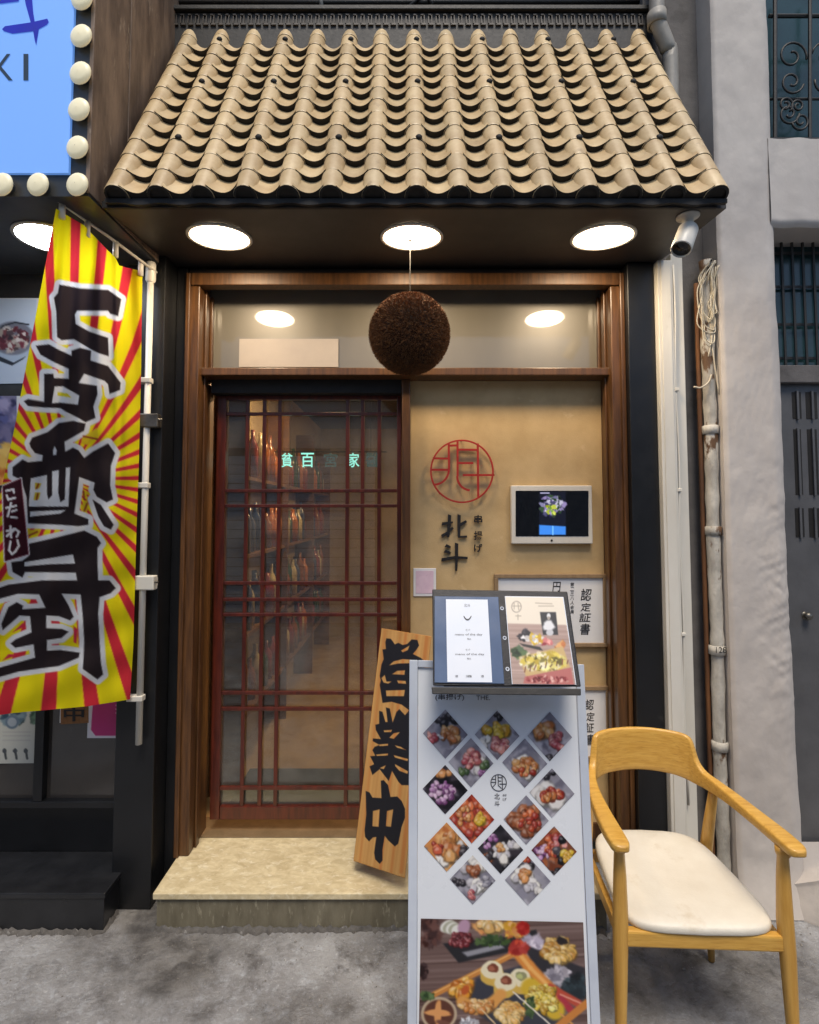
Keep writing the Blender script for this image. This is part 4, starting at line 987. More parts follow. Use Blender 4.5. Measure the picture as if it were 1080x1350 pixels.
# ------------------------------------------------------------------ banner with pole
bf = thing('banner_flag', 'yellow and red sunburst banner with large black brush characters on a white pole', 'banner', (-1.1, 2.27, .7))
def ip(v, ks): 
    ks = np.array(ks, float); return np.interp(v, ks[:, 0], ks[:, 1])
nu, nv_ = 150, 480
U, Vv = np.meshgrid(np.linspace(0, 1, nu), np.linspace(0, 1, nv_))
yt = np.interp(U, [0, .35, .72, .76, 1], [275, 297, 340, 350, 358]); yb = np.interp(U, [0, .3, .75, 1], [949, 940, 931, 922])
PY = yt + (yb - yt) * Vv
xl = np.interp(PY, [270, 380, 480, 560, 640, 720, 900, 960], [75, 54, 35, 20, 3, -15, -42, -50])
xr = np.interp(PY, [350, 500, 620, 700, 850, 930], [188, 186, 183, 180, 176, 171])
PX = xl + (xr - xl) * U
dtop = 1.85 + .35 * U ** 1.0; dbot = 2.12 + .12 * U
sm = np.clip(Vv * 1.15, 0, 1); dep = dtop * (1 - sm) + dbot * sm
fold = 1 / (1 + np.exp(-(PX - (160 - 10 * Vv)) / 2.0)) * np.clip(1 - Vv * 1.25, 0, 1)
dep = dep + .04 * fold - .04 * (1 - fold) * np.clip(1 - Vv * 1.4, 0, 1)
dep += .012 * np.sin(U * 17 + Vv * 5) * (.3 + .7 * np.sin(np.pi * np.clip(Vv, 0, 1))) + .007 * np.sin(U * 31 - Vv * 11) + .004 * np.sin(Vv * 60 + U * 9)
C = Canvas(PX, PY, (236, 222, 20))
asp = np.interp(C.y, [280, 450, 632, 920], [1.56, 1.2, .97, .87])
ang = np.arctan2(C.y - 632, (C.x - 86) * asp)
t = (ang / (2 * math.pi) * 38 + .12) % 1.0
dd = np.minimum(t, 1 - t); rad = np.hypot((C.x - 86) * asp, C.y - 632); wpx = (dd - .17) * rad * 2 * math.pi / 38 / np.maximum(.8, asp)
C.put(np.arange(C.x.size), .5 - (wpx - 1.3), (246, 190, 40)); C.put(np.arange(C.x.size), .5 - wpx, (206, 48, 62))
A1 = tr([(385,565),(520,590),(700,600),(785,660),(765,770),(715,755),(700,735),(500,735),(485,760),(490,820),(580,870),(700,910),(705,1030),(640,1010),(590,985),(480,920),(400,925),(370,905),(365,740),(350,650),(375,620)], 0, 260, 4.909)
A2 = tr([(255,85),(350,75),(420,115),(510,155),(510,120),(570,100),(650,120),(645,190),(770,230),(860,350),(855,400),(780,430),(770,360),(745,335),(600,285),(560,350),(690,370),(695,430),(665,520),(680,600),(610,630),(560,600),(470,555),(430,530),(310,525),(200,515),(170,480),(200,465),(315,485),(315,285),(380,285),(385,315),(490,320),(490,250),(390,205),(290,150)], 0, 440, 5.4)
A2H = [tr([(390,375),(450,375),(565,440),(555,505),(430,490),(370,495)], 0, 440, 5.4)]
A3 = tr([(210,240),(230,200),(340,160),(420,95),(520,80),(610,100),(600,150),(460,230),(465,300),(520,270),(560,290),(600,345),(660,300),(770,240),(820,310),(790,400),(785,540),(805,640),(760,660),(690,620),(665,570),(675,520),(565,480),(530,740),(630,780),(630,820),(560,830),(430,820),(200,810),(190,620),(150,500),(90,470),(90,410),(160,355),(200,375),(300,365),(305,325),(250,310),(220,270)], 0, 540, 5.4)
A3H = [tr(q, 0, 540, 5.4) for q in ([(220,490),(335,465),(335,600),(345,640),(372,610),(372,440),(420,430),(415,590),(430,660),(462,640),(470,415),(500,410),(488,690),(205,690)], [(215,725),(470,715),(430,740),(215,762)], [(390,260),(405,290),(400,320),(380,325),(378,290)])]
A4 = tr([(660,640),(720,680),(810,820),(790,855),(740,830),(700,760)], 0, 540, 5.4)
A5 = tr([(200,200),(400,155),(600,105),(690,150),(720,195),(695,230),(695,340),(700,460),(780,460),(825,515),(790,550),(710,580),(700,700),(710,900),(720,1050),(735,1130),(695,1165),(590,1090),(600,900),(590,720),(575,560),(440,555),(490,640),(525,720),(500,745),(420,715),(330,710),(330,800),(440,805),(490,825),(440,870),(335,885),(335,960),(430,955),(570,975),(560,1010),(420,1070),(300,1085),(130,1110),(-150,1190),(-150,1120),(0,1080),(250,1010),(240,915),(110,940),(75,910),(110,880),(225,830),(215,715),(140,710),(60,780),(20,815),(10,770),(60,650),(120,615),(165,640),(160,665),(325,655),(280,560),(130,555),(0,590),(-160,640),(-160,560),(0,510),(60,490),(300,460),(550,460),(540,405),(180,400),(160,440),(90,400),(80,330),(160,320),(200,290)], 0, 680, 5.4)
A5H = [tr([(175,330),(520,275),(535,340),(350,345),(175,360)], 0, 680, 5.4)]
WHT, BLK = (226, 230, 236), (44, 36, 40)
for pl_ in (A1, A2, A3, A4, A5): C.poly(pl_, WHT, grow=6.6, soft=.8)
for q in ([(410,415),(500,430),(500,450),(410,440)],): C.poly(tr(q, 0, 440, 5.4), (226, 214, 40))
for pl_ in (A1, A2, A3, A4, A5): C.poly(pl_, BLK, soft=.7)
for h in A2H + A3H + A5H: C.poly(h, WHT, soft=.6)
C.poly(tr([(410,415),(480,425),(510,455),(410,440)], 0, 440, 5.4), (216, 204, 40))
for q in ([(250,520),(295,525),(280,560),(250,570)], [(250,590),(290,590),(275,640),(240,645)], [(590,570),(630,590),(600,640)], [(590,660),(625,640),(625,720),(585,720)], [(200,860),(290,850),(270,895),(195,895)], [(585,200),(690,130),(700,190),(620,250),(580,240)]):
    C.poly(tr(q, 0, 540, 5.4), (222, 196, 40), soft=.8); (x0_, y0_), (x1_, y1_) = tr([q[0], q[2]], 0, 540, 5.4); C.line([(x0_ + 2, y1_), (x1_ - 1, y0_ + 2)], 2.4, (150, 70, 40), .8)
for q in ([(90,830),(165,760),(175,790)], [(525,785),(555,810),(545,910),(525,900)], [(20,1030),(60,985),(140,985)]): C.poly(tr(q, 0, 680, 5.4), (206, 50, 80), soft=.8)
car = tr([(20,545),(150,490),(205,1030),(35,1080)], 0, 540, 5.4)
C.poly(car, (224, 220, 226), grow=1.6); C.poly(car, (112, 44, 62), grow=.2); C.poly(car, (62, 24, 36), grow=-1.0)
for s_ in ([(45,578),(95,568),(100,590)], [(48,610),(60,640),(108,628)], [(45,700),(115,685)], [(80,665),(55,760)], [(85,725),(118,715)], [(80,765),(120,770)], [(75,830),(80,910)], [(48,865),(100,850),(50,900),(110,850),(135,870),(120,905)], [(75,940),(65,1000),(80,1020)], [(125,930),(135,970),(110,1010),(85,1030)]):
    C.line(tr(s_, 0, 540, 5.4), 3.0, (232, 232, 236), .5)
m = bpy.data.materials.new('banner_cloth'); m.use_nodes = True; nt = m.node_tree; b = nt.nodes['Principled BSDF']; b.inputs['Roughness'].default_value = .8; b.inputs['Specular IOR Level'].default_value = .15
vc = nt.nodes.new('ShaderNodeVertexColor'); vc.layer_name = 'Col'; nt.links.new(vc.outputs[0], b.inputs['Base Color'])
tl = nt.nodes.new('ShaderNodeBsdfTranslucent'); nt.links.new(vc.outputs[0], tl.inputs[0]); mx = nt.nodes.new('ShaderNodeMixShader'); mx.inputs[0].default_value = .38
nt.links.new(b.outputs[0], mx.inputs[1]); nt.links.new(tl.outputs[0], mx.inputs[2]); nt.links.new(mx.outputs[0], nt.nodes['Material Output'].inputs[0])
pts = [[P(PX[i, j], PY[i, j], dep[i, j]) for j in range(nu)] for i in range(nv_)]
obj('cloth', MB().grid(pts), m, bf, smooth=True, cols=C.out(.88))
ptop, pbot = P(200, 352, 2.275), P(182, 981, 2.275)
xpo = (ptop[0] + pbot[0]) / 2
obj('pole', MB().tube([(xpo, 2.275, ptop[2]), (xpo, 2.275, pbot[2])], .0135, 14), WHITEPVC, bf, smooth=True)
arm0 = np.array([xpo, 2.275, ptop[2] - .02]); arm1 = P(66, 258, 1.80)
obj('arm_rod', MB().tube([arm0 + np.array([.02, .01, 0]), (arm0 + arm1) / 2 + np.array([0, 0, .012]), arm1], [.006, .006, .004], 8), WHITEPVC, bf, smooth=True)
obj('elbow_joint', MB().lathe([(.0, .03), (.018, .03), (.021, .02), (.021, -.05), (.015, -.06)], (xpo, 2.275, ptop[2] - .01), n=14), WHITEPVC, bf, smooth=True)
for py in (502, 640, 920):
    z = P(190, py, 2.275)[2]
    obj('pole_loop', MB().box(xpo - .05, xpo + .017, 2.258, 2.292, z - .012, z + .012), WHITEPVC, bf, bevel=.004)
for f_ in (.12, .4, .68, .9):
    q = arm0 * (1 - f_) + arm1 * f_
    obj('arm_loop', MB().tube([q + np.array([0, 0, .014]), q + np.array([0, 0, -.05])], .011, 8), WHITEPVC, bf, smooth=True)
STEEL = M('clamp_steel', (120, 116, 108), (90, 86, 80), rough=.4, metal=.8, scale=20)
for py in (555, 768):
    z = P(190, py, 2.275)[2]
    obj('wall_clamp', MB().box(xpo - .028, xpo + .055, 2.255, 2.2945, z - .03, z + .03).box(xpo + .018, xpo + .05, 2.295, YP - .001, z - .02, z + .02), STEEL if py < 600 else WHITEPVC, bf, bevel=.005)
    obj('clamp_screw', MB().tube([(xpo - .06, 2.265, z + .004), (xpo + .07, 2.265, z + .004)], .0055, 8), STEEL, bf, smooth=True)

# ------------------------------------------------------------------ neighbour on the left
YN = 2.40
nf = thing('neighbour_shopfront', 'black neighbouring shopfront with dark windows behind the banner', 'shopfront', (-1.8, YN, 0))
DGL = M('dark_shop_glass', (44, 42, 41), (58, 54, 51), rough=.12, scale=2, coat=.5)
NB = lambda px, Y=YN: P(px, 675, Y)[0]
zs = P(120, 1052, YN)[2]; zwt = P(120, 345, YN)[2]
obj('mullion', MB().box(NB(62), NB(74), YN - .03, YN + .03, zs, ZSOF), BLACK, nf, bevel=.003)
obj('sill', MB().box(-3.2, -1.236, YN - .03, YN + .03, zs - .03, zs - .0005), BLACK, nf, bevel=.003)
obj('window_pane', MB().box(NB(74) + .001, -1.237, YN, YN + .01, zs, ZSOF), DGL, nf)
obj('window_pane', MB().box(-3.2, NB(62) - .001, YN, YN + .01, zs, ZSOF), DGL, nf)
obj('base_wall', MB().box(-3.2, -1.236, YN + .05, YN + .15, 0, zs - .031), BLACK, nf)
obj('back_wall', MB().box(-3.2, -1.236, 2.75, 2.8, 0, 5.2), BLACK, nf)
npl = front(YN - .004)
def flat(name, label, cat_, q, nx, ny, bg, fn, Y=YN - .004, rough=.4):
    pl_ = front(Y); o = sheet('print', None, pl_, q, nx, ny, bg, fn, PRINT, lift=.0012)
    a, c = pl_.hit(*q[0]), pl_.hit(*q[2])
    t = thing(name, label, cat_, ((a[0] + c[0]) / 2, Y, c[2]))
    o.parent = t; o.location = tuple(WORLD[o.name] - WORLD[t.name])
    obj('backing', MB().box(a[0], c[0], Y, Y + .0025, c[2], a[2]), PAPER, t)
    return t
def bowl(C):
    C.rng = np.random.RandomState(2)
    C.ell(17, 450, 30, 26, (176, 190, 206), 0, .05); C.ell(17, 446, 28, 22, (120, 120, 130), 0, .06)
    C.poly([(-10, 455), (0, 470), (18, 478), (34, 470), (30, 474), (16, 482), (-6, 474)], (30, 30, 36), soft=.6)
    C.line([(-5, 440), (4, 430), (20, 425), (38, 428)], 2, (40, 40, 46)); C.blobs(16, 446, 22, 15, 90, 4, [(80, 30, 36), (120, 50, 50), (190, 176, 160), (60, 40, 40), (200, 190, 180), (100, 20, 30)])
flat('bowl_poster', 'pale poster picturing a bowl of food on the neighbouring window', 'poster', [(-60, 393), (48, 395), (48, 505), (-60, 507)], 90, 90, (196, 208, 222), bowl)
def pur(C):
    C.rng = np.random.RandomState(3); C.blobs(0, 555, 30, 30, 60, 8, [(120, 112, 150), (90, 84, 120), (150, 140, 170), (60, 60, 110)])
    C.blobs(0, 610, 30, 24, 60, 7, [(226, 150, 60), (240, 190, 90), (200, 110, 40)])
flat('food_poster', 'purple and orange food poster lower on the neighbouring window', 'poster', [(-60, 522), (22, 522), (22, 640), (-60, 640)], 60, 80, (130, 124, 150), pur)
def low(C):
    C.rng = np.random.RandomState(5); C.blobs(18, 945, 16, 10, 40, 4, [(60, 84, 100), (90, 110, 120), (50, 66, 70)]); C.blobs(50, 948, 8, 10, 40, 3, [(80, 110, 90), (60, 80, 70)])
    C.ell(16, 952, 9, 9, (86, 104, 122), 0, .1); C.ell(16, 952, 6, 6, (140, 150, 160), 0, .1)
    for x in (6, 20, 34, 52): C.line([(x, 988), (x + 2, 1000)], 3, (50, 56, 60)); C.ell(x, 990, 3, 3, (60, 66, 72))
    for y in (965, 970, 976): C.line([(4, y), (40, y)], 1, (150, 150, 150))
flat('menu_poster', 'greyish menu poster with small pictures on the low neighbouring window', 'poster', [(-40, 925), (60, 925), (60, 1006), (-40, 1007)], 90, 80, (170, 172, 166), low)
brn = flat('hanging_plate', 'small brown plate with one black character on the neighbouring window', 'plate', [(80, 915), (117, 915), (117, 953), (80, 955)], 30, 30, (132, 88, 40), lambda C: C.noise(8, .2))
lettering('character', brn, npl, '中', (84, 932, 111, 951), INK, lift=.003, bold=.02)
def pinkp(C):
    q = [(124, 908), (171, 905), (171, 970), (126, 970), (120, 962)]
    C.poly(q, (196, 44, 120), soft=.5)
    for y in (930, 935, 940): C.line([(153, y), (170, y)], 1.4, (232, 190, 214), .4)
    C.line([(161, 964), (170, 964)], 1.4, (232, 190, 214), .4)
flat('pink_sticker', 'bright pink delivery sticker with white edge on the neighbouring window', 'sticker', [(117, 906), (172.5, 904), (172.5, 973), (117, 973)], 60, 70, (226, 220, 226), pinkp)
c = G(66, 314, P(60, 259, 1.795)[2])
t = thing('downlight', 'cool white lit downlight shining behind the banner', 'downlight', tuple(c))
obj('trim_ring', MB().lathe([(.116, 0), (.129, 0), (.129, -.006), (.116, -.006)], c, n=40), WHITEPVC, t, smooth=True)
obj('diffuser', MB().disc(c + np.array([0, 0, -.0045]), (1, 0, 0), (0, 1, 0), .1165, n=40), LAMPC, t)
# black step
a = G(137, 1230, 0); bk = G(168, 1138, .15)
BSTONE = M('black_polished_stone', (24, 25, 28), (34, 35, 38), rough=.32, scale=9, bump=.05, c3=(52, 54, 58), c3lim=(.66, .8), c3scale=12)
bs = thing('black_step', 'black stone step in front of the neighbouring shop', 'step', (-1.8, a[1], 0))
obj('riser', MB().hexa([(-3.2, a[1] + .006, -.02), (a[0] - .006, a[1] + .006, -.02), (bk[0] - .006, YN + .05, -.02), (-3.2, YN + .05, -.02), (-3.2, a[1] + .006, .128), (a[0] - .006, a[1] + .006, .128), (bk[0] - .006, YN + .05, .128), (-3.2, YN + .05, .128)]), BSTONE, bs, bevel=.002)
obj('tread', MB().hexa([(-3.2, a[1], .1285), (a[0], a[1], .1285), (bk[0], YN + .049, .1285), (-3.2, YN + .049, .1285), (-3.2, a[1], .15), (a[0], a[1], .15), (bk[0], YN + .049, .15), (-3.2, YN + .049, .15)]), BSTONE, bs, bevel=.004)

fillet('mortar_edge', bs, [(-3.0, a[1] + .005, 0), (a[0] - .006, a[1] + .005, 0), (bk[0] - .006, YN - .09, 0)], 6)
# light box sign
YSG = 1.795
sg = thing('light_box_sign', 'glowing blue light box sign edged with round cream bulbs above the banner', 'sign', (-1.8, YSG, ZSOF))
zsb = P(60, 259, YSG)[2]; xsr = P(121, 150, YSG)[0]
SGD = M('sign_dark_frame', (40, 44, 48), (54, 54, 54), rough=.4, scale=6, c3=(84, 78, 66), c3lim=(.62, .75), c3scale=8)
zpb, xpr = P(60, 228, YSG - .012)[2], P(93, 150, YSG - .012)[0]
obj('box', MB().box(-3.2, xsr, YSG, 2.46, zsb, 5.2), SGD, sg)
PANB = Emat('lit_blue_panel', (98, 152, 232), .2, (120, 160, 220))
pnl = obj('lit_panel', MB().box(-3.2, xpr, YSG - .012, YSG - .0005, zpb, 5.2), PANB, sg)
sgp = front(YSG - .0125)
DBLUE = M('deep_blue_ink', (22, 34, 190), (18, 28, 170), rough=.4); DGREY = M('dark_sign_ink', (40, 60, 78), (36, 54, 70), rough=.4)
def plate(name, poly_, ox, oy, sc, mat, par, pl_, lift=.001):
    q = [pl_.hit(*p, lift=lift) for p in tr(poly_, ox, oy, sc)]
    return obj(name, MB().add(q, [tuple(range(len(q)))]), mat, par)
plate('brush_stroke', [(112, -40), (150, -40), (158, 60), (165, 102), (225, 88), (232, 105), (222, 118), (185, 138), (172, 215), (165, 190), (158, 148), (60, 160), (20, 148), (10, 138), (24, 124), (146, 106), (122, 20)], 0, 0, 3.6, DBLUE, pnl, sgp)
plate('brush_stroke', [(-90, -10), (60, -20), (92, -6), (88, 6), (10, 16), (-90, 20)], 0, 0, 3.6, DBLUE, pnl, sgp, .0014)
lettering('letter', pnl, sgp, 'K', (-7, 71, 17, 106), DGREY, lift=.0012); lettering('letter', pnl, sgp, 'I', (31, 71, 37.5, 106), DGREY, lift=.0012)
BULB = Emat('cream_bulb', (255, 236, 190), .08, (236, 226, 190))
bpl = front(YSG - .02)
blist = [(99, 239), (99, 190), (101, 140), (103, 92), (104, 43), (105, -6), (106, -55), (47, 239), (0, 239), (-48, 239)]
for px, py in blist:
    q = bpl.hit(px + 4, py + 4); q[1] = YSG
    bb = obj('bulb', MB().lathe([(.022, .0), (.026, .010), (.038, .014), (.041, .018), (.039, .024), (.026, .030), (.001, .032)], q, axis=(-.15, -1, 0), n=20), BULB, sg, smooth=True)
    obj('socket', MB().lathe([(.0, .011), (.026, .011), (.028, -.004)], q, axis=(-.15, -1, 0), n=16), SGD, bb)

# stained boards between sign and canopy
sb = thing('partition_boards', 'stained dark brown upright boards between blue sign and tiled roof', 'partition', (-1.11, 2.1, ZSOF))
for y0, y1, dx in ((1.79, 2.025, 0), (2.027, 2.30, .0015), (2.302, 2.468, 0)):
    obj('board', MB().box(-1.1145 + 0, -1.100 + dx, y0, y1, ZSOF - .03, 5.2), BROWNWALL, sb, bevel=.002)

# ------------------------------------------------------------------ right-hand plaster wall
rw = thing('plaster_wall', 'uneven grey white plaster wall and pillar right of the canopy', 'wall', (1.6, YPIL, 0))
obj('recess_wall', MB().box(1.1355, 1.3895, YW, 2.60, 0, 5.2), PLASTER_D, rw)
def lumpy(x0, x1, z0, z1, Y, nx, nz, edge=None, amp=1.0, seed=1):
    xs, zs_ = np.linspace(x0, x1, nx), np.linspace(z0, z1, nz); XX, ZZ = np.meshgrid(xs, zs_)
    D = vnoise(XX * 2.2, ZZ * 1.1, seed) * .003 * amp + vnoise(XX * 7, ZZ * 5, seed + 1) * .0016 * amp
    if edge: D = D + edge(XX, ZZ)
    return np.dstack([XX, Y - D, ZZ])
def pedge(X, Z):
    w_ = np.clip((X - 1.47) / .14, 0, 1) * np.exp(-((Z - 1.25) / .45) ** 2)
    r = w_ * (.0010 * np.sin(Z * 62 + 30 * X + 3 * np.sin(Z * 17 + 25 * X)) + .0008 * np.sin(Z * 101 - 60 * X + 2 * np.sin(Z * 31)) + .004 * vnoise(X * 9, Z * 9, 77))
    rl = np.clip((X - 1.60) / .06, 0, 1); r = r - .03 * rl ** 2
    ll = np.clip((1.41 - X) / .02, 0, 1); r = r - .012 * ll ** 2
    return r + .05 * np.clip(1 - Z / .25, 0, 1) ** 2
g_ = lumpy(1.39, 1.66, 0, 5.2, YPIL, 60, 700, pedge)
g_[..., 0] += np.clip((g_[..., 0] - 1.45) / .21, 0, 1) * (.004 * vnoise(g_[..., 2] * 1.3, g_[..., 2] * .4, 8) + .02 * np.clip(1 - g_[..., 2] / 1.6, 0, 1))
mb = MB().grid(g_.tolist())
for ed in (0, -1):
    e0 = g_[:, ed, :]; e1 = e0.copy(); e1[:, 1] = 2.60
    mb.grid([e1.tolist(), e0.tolist()] if ed == 0 else [e0.tolist(), e1.tolist()])
obj('pillar', mb, PLASTER, rw, smooth=True)
zl0, zl1 = P(1040, 296, YPIL)[2], P(1040, 181, YPIL)[2]
g_ = lumpy(1.63, 3.4, zl0, zl1, YPIL + .006, 120, 60, lambda X, Z: -.02 * np.clip(1 - (Z - zl0) / .03, 0, 1) ** 2 + .004 * np.sin(X * 40), seed=5)
mb = MB().grid(g_.tolist())
for r_ in (0, -1):
    e0 = g_[r_]; e1 = e0.copy(); e1[:, 1] = 2.60; mb.grid([e1.tolist(), e0.tolist()])
obj('lintel', mb, PLASTER, rw, smooth=True)
sst = lambda t: np.clip(t, 0, 1) ** 2 * (3 - 2 * np.clip(t, 0, 1))
g_ = lumpy(1.50, 3.2, -.01, .17, 2.335, 120, 30, lambda X, Z: sst((X - 1.5) / .22) * (.10 + .05 * np.clip(1 - Z / .15, 0, 1) + .008 * np.sin(X * 23 + 4)), amp=1.6, seed=9)
g_[..., 2] -= (g_[..., 2] > .0) * (1 - sst((g_[..., 0] - 1.5) / .25)) * g_[..., 2] * .5
top = g_[-1].copy(); tb_ = top.copy(); tb_[:, 1] = 2.45; tb_[:, 2] += .02
obj('plinth', MB().grid(g_.tolist()).grid([top.tolist(), tb_.tolist()]), PLASTER, rw, smooth=True)
# upper window with scroll grille
uw = thing('grilled_window', 'upper window with curled black iron grille in the plaster wall', 'window', (1.9, 2.45, zl1))
TEAL = M('dark_teal_glass', (40, 66, 70), (30, 50, 54), rough=.15, scale=3)
obj('pane', MB().box(1.62, 3.2, 2.52, 2.53, zl1 - .02, 5.2), TEAL, uw)
IR = lambda pts, r=.007: MB().tube(pts, r, 6)
wp = front(2.38)
H = lambda px, py: wp.hit(px, py)
obj('upright_bar', IR([H(1022, 185), H(1022, -60)], .009), IRON, uw); obj('upright_bar', IR([H(1068, 185), H(1068, -60)], .008), IRON, uw); obj('upright_bar', IR([H(1110, 185), H(1110, -60)], .008), IRON, uw)
obj('cross_bar', IR([H(1016, 18) + np.array([0, .012, 0]), H(1130, 18) + np.array([0, .012, 0])], .009), IRON, uw); obj('cross_bar', IR([H(1016, 128) + np.array([0, .012, 0]), H(1130, 128) + np.array([0, .012, 0])], .006), IRON, uw)
def scroll(cx, cy, r, a0, turns, sg_=1, n=26):
    return [H(cx + r * (1 - .75 * k / n) * math.cos(a0 + sg_ * turns * 6.283 * k / n), cy + r * 1.05 * (1 - .75 * k / n) * math.sin(a0 + sg_ * turns * 6.283 * k / n)) for k in range(n + 1)]
for cx, cy, r, a0, tn, s_ in ((1044, 74, 20, 0.2, 1.3, -1), (1044, 108, 16, .2, 1.3, 1), (1090, 74, 20, 3.3, 1.3, 1), (1090, 108, 16, 3.3, 1.3, -1), (1040, 150, 14, 0, 1.4, 1), (1056, 160, 12, 3, 1.4, -1), (1036, 138, 10, 1, 1.5, -1), (1052, 140, 9, 2, 1.5, 1)):
    obj('scroll', IR(scroll(cx, cy, r, a0, tn, s_), .005), IRON, uw, smooth=True)
obj('sill_plate', MB().box(1.664, 3.2, 2.33, 2.515, zl1 + .002, zl1 + .022), IRON, uw)
# side door on the right
sd = thing('metal_door', 'dark grey metal door with small barred openings beside the plaster pillar', 'door', (2.0, 2.47, 0))
zd = lambda py: P(1055, py, 2.45)[2]
xd0 = 1.60
obj('leaf_panel', MB().box(xd0, 3.2, 2.4705, 2.49, .02, zd(490)), DARKMETAL, sd)
obj('lock_rail', MB().box(xd0, 3.2, 2.44, 2.469, zd(505), zd(482)), PLASTER_D, sd, bevel=.004)
obj('transom_backing', MB().box(xd0, 3.2, 2.50, 2.51, zd(481), zd(300)), TEAL, sd)
for px in (1033, 1047, 1061, 1075, 1090, 1105):
    x = P(px, 400, 2.46)[0]; obj('transom_bar', MB().tube([(x, 2.46, zd(481)), (x, 2.46, zd(318))], .006, 6), IRON, sd)
for py in (330, 375, 425, 470): obj('transom_bar', MB().box(xd0, 3.2, 2.475, 2.481, zd(py) - .006, zd(py) + .006), IRON, sd)
for (x0, x1, y0, y1) in ((1044, 1057, 517, 552), (1062, 1078, 517, 552), (1046, 1059, 566, 652), (1064, 1080, 566, 652), (1048, 1061, 670, 708), (1066, 1082, 670, 708)):
    a, c = P(x0, y0, 2.4695), P(x1, y1, 2.4695); obj('vent_opening', MB().box(a[0], c[0], 2.4685, 2.4698, c[2], a[2]), TILEDARK, sd)
    obj('vent_bar', MB().box((a[0] + c[0]) / 2 - .005, (a[0] + c[0]) / 2 + .005, 2.460, 2.468, c[2] - .004, a[2] + .004), DARKMETAL, sd)
q = P(1064, 812, 2.46); obj('knob', MB().lathe([(0, .03), (.014, .028), (.018, .018), (.01, .006), (.018, 0)], (q[0], 2.469, q[2]), axis=(0, -1, 0), n=14), STEEL, sd, smooth=True)

# trunking, old pipe, cables, drain
tk = thing('cable_trunking', 'white plastic cable trunking running down beside the black pier', 'trunking', (1.19, 2.37, 0))
ztk = P(880, 345, 2.36)[2]
obj('trunk', MB().box(1.137, 1.206, 2.345, 2.4195, .12, ztk), WHITEPVC, tk, bevel=.004)
obj('trunk', MB().box(1.2075, 1.262, 2.365, 2.4195, .12, ztk + .04), WHITEPVC, tk, bevel=.004)
obj('lid_strip', MB().box(1.150, 1.194, 2.341, 2.3446, .12, ztk - .002), WHITEPVC, tk, bevel=.0015)
rng = random.Random(3)
obj('loose_cable', MB().tube([(1.212 + .004 * math.sin(k * 1.1), 2.352, ztk - .02 - k * .125) for k in range(20)], .0052, 8), WHITEPVC, tk, smooth=True)
for z in (1.12, 1.75, 2.2): obj('cable_clip', MB().box(1.202, 1.222, 2.342, 2.3635, z, z + .014), WHITEPVC, tk, bevel=.002)
obj('outlet_cover', MB().hexa([(1.20, 2.30, .10), (1.31, 2.30, .10), (1.31, 2.40, .10), (1.20, 2.40, .10), (1.195, 2.33, .22), (1.285, 2.33, .22), (1.285, 2.40, .22), (1.195, 2.40, .22)]), WHITEPVC, tk, bevel=.004)
PEEL = M('peeling_white_paint', (196, 192, 182), (150, 146, 138), rough=.7, scale=14, bump=.6, bscale=40, c3=(92, 66, 44), c3lim=(.56, .60), c3scale=9, stretch=(1, 1, .5))
RUST = M('rusty_brown_pipe', (110, 70, 36), (74, 46, 26), rough=.8, scale=10, bump=.5, bscale=30, stretch=(1, 1, .3))
op = thing('old_pipe', 'old peeling white pipe with rust running down beside the pillar', 'pipe', (1.36, 2.36, 0))
rng = random.Random(8); zz = np.linspace(.02, P(940, 345, 2.36)[2], 60)
obj('pipe', MB().tube([(1.362 + .002 * math.sin(z * 7), 2.358, z) for z in zz], [.027 + rng.uniform(-.0025, .0025) for _ in zz], 14), PEEL, op, smooth=True)
obj('rusted_pipe', MB().tube([(1.328, 2.378, z) for z in zz[::3]], .010, 8), RUST, op, smooth=True)
for py in (566, 700, 858, 985):
    z = P(945, py, 2.34)[2]; obj('pipe_collar', MB().lathe([(.027, -.02), (.034, -.018), (.034, .018), (.027, .02)], (1.362, 2.358, z), n=16), PEEL, op, smooth=True)
lettering('stencilled_number', op, front(2.358 - .0355), '128', (944, 853, 958, 861), INK, lift=0)
cbd = thing('cable_bundle', 'tangle of loose thin pale cables hooked high on the recessed wall', 'cables', (1.33, 2.34, 1.9))
CAB = M('pale_cable', (204, 196, 176), (180, 170, 150), rough=.5, scale=20)
cp = lambda px, py, y=2.325: P(px, py, y)
for k in range(9):
    r2 = random.Random(50 + k); x0 = 926 + r2.uniform(-4, 10); lo = 400 + r2.uniform(0, 45)
    pts = [cp(938 + r2.uniform(-3, 6), 346), cp(x0 + r2.uniform(-3, 3), 365), cp(x0 + r2.uniform(-8, 4), 385), cp(x0 + r2.uniform(-6, 6), lo), cp(936 + r2.uniform(-2, 6), lo + 12), cp(940 + r2.uniform(-2, 5), lo - 25), cp(941 + r2.uniform(-3, 4), 352)]
    pts = [p + np.array([0, r2.uniform(-.02, .02), 0]) for p in pts]
    obj('cable', MB().tube(cat(pts, 6), .0026, 6), CAB, cbd, smooth=True)
for x_, y_ in (((936, 940, 934), (346, 430, 470)), ((940, 938, 948), (350, 440, 520))):
    obj('cable', MB().tube(cat([cp(a_, b_) for a_, b_ in zip(x_, y_)], 8), .003, 6), CAB, cbd, smooth=True)
obj('cable', MB().tube(cat([cp(915, 510), cp(924, 511), cp(934, 504), cp(938, 494)], 6), .004, 6), CAB, cbd, smooth=True)
obj('cable', MB().tube(cat([cp(930, 352), cp(943, 347), cp(955, 343), cp(960, 338), cp(953, 335)], 6), .005, 6), CAB, cbd, smooth=True)
obj('hook', MB().tube([cp(938, 343, 2.30), cp(938, 343, YW - .001)], .005, 6), IRON, cbd)
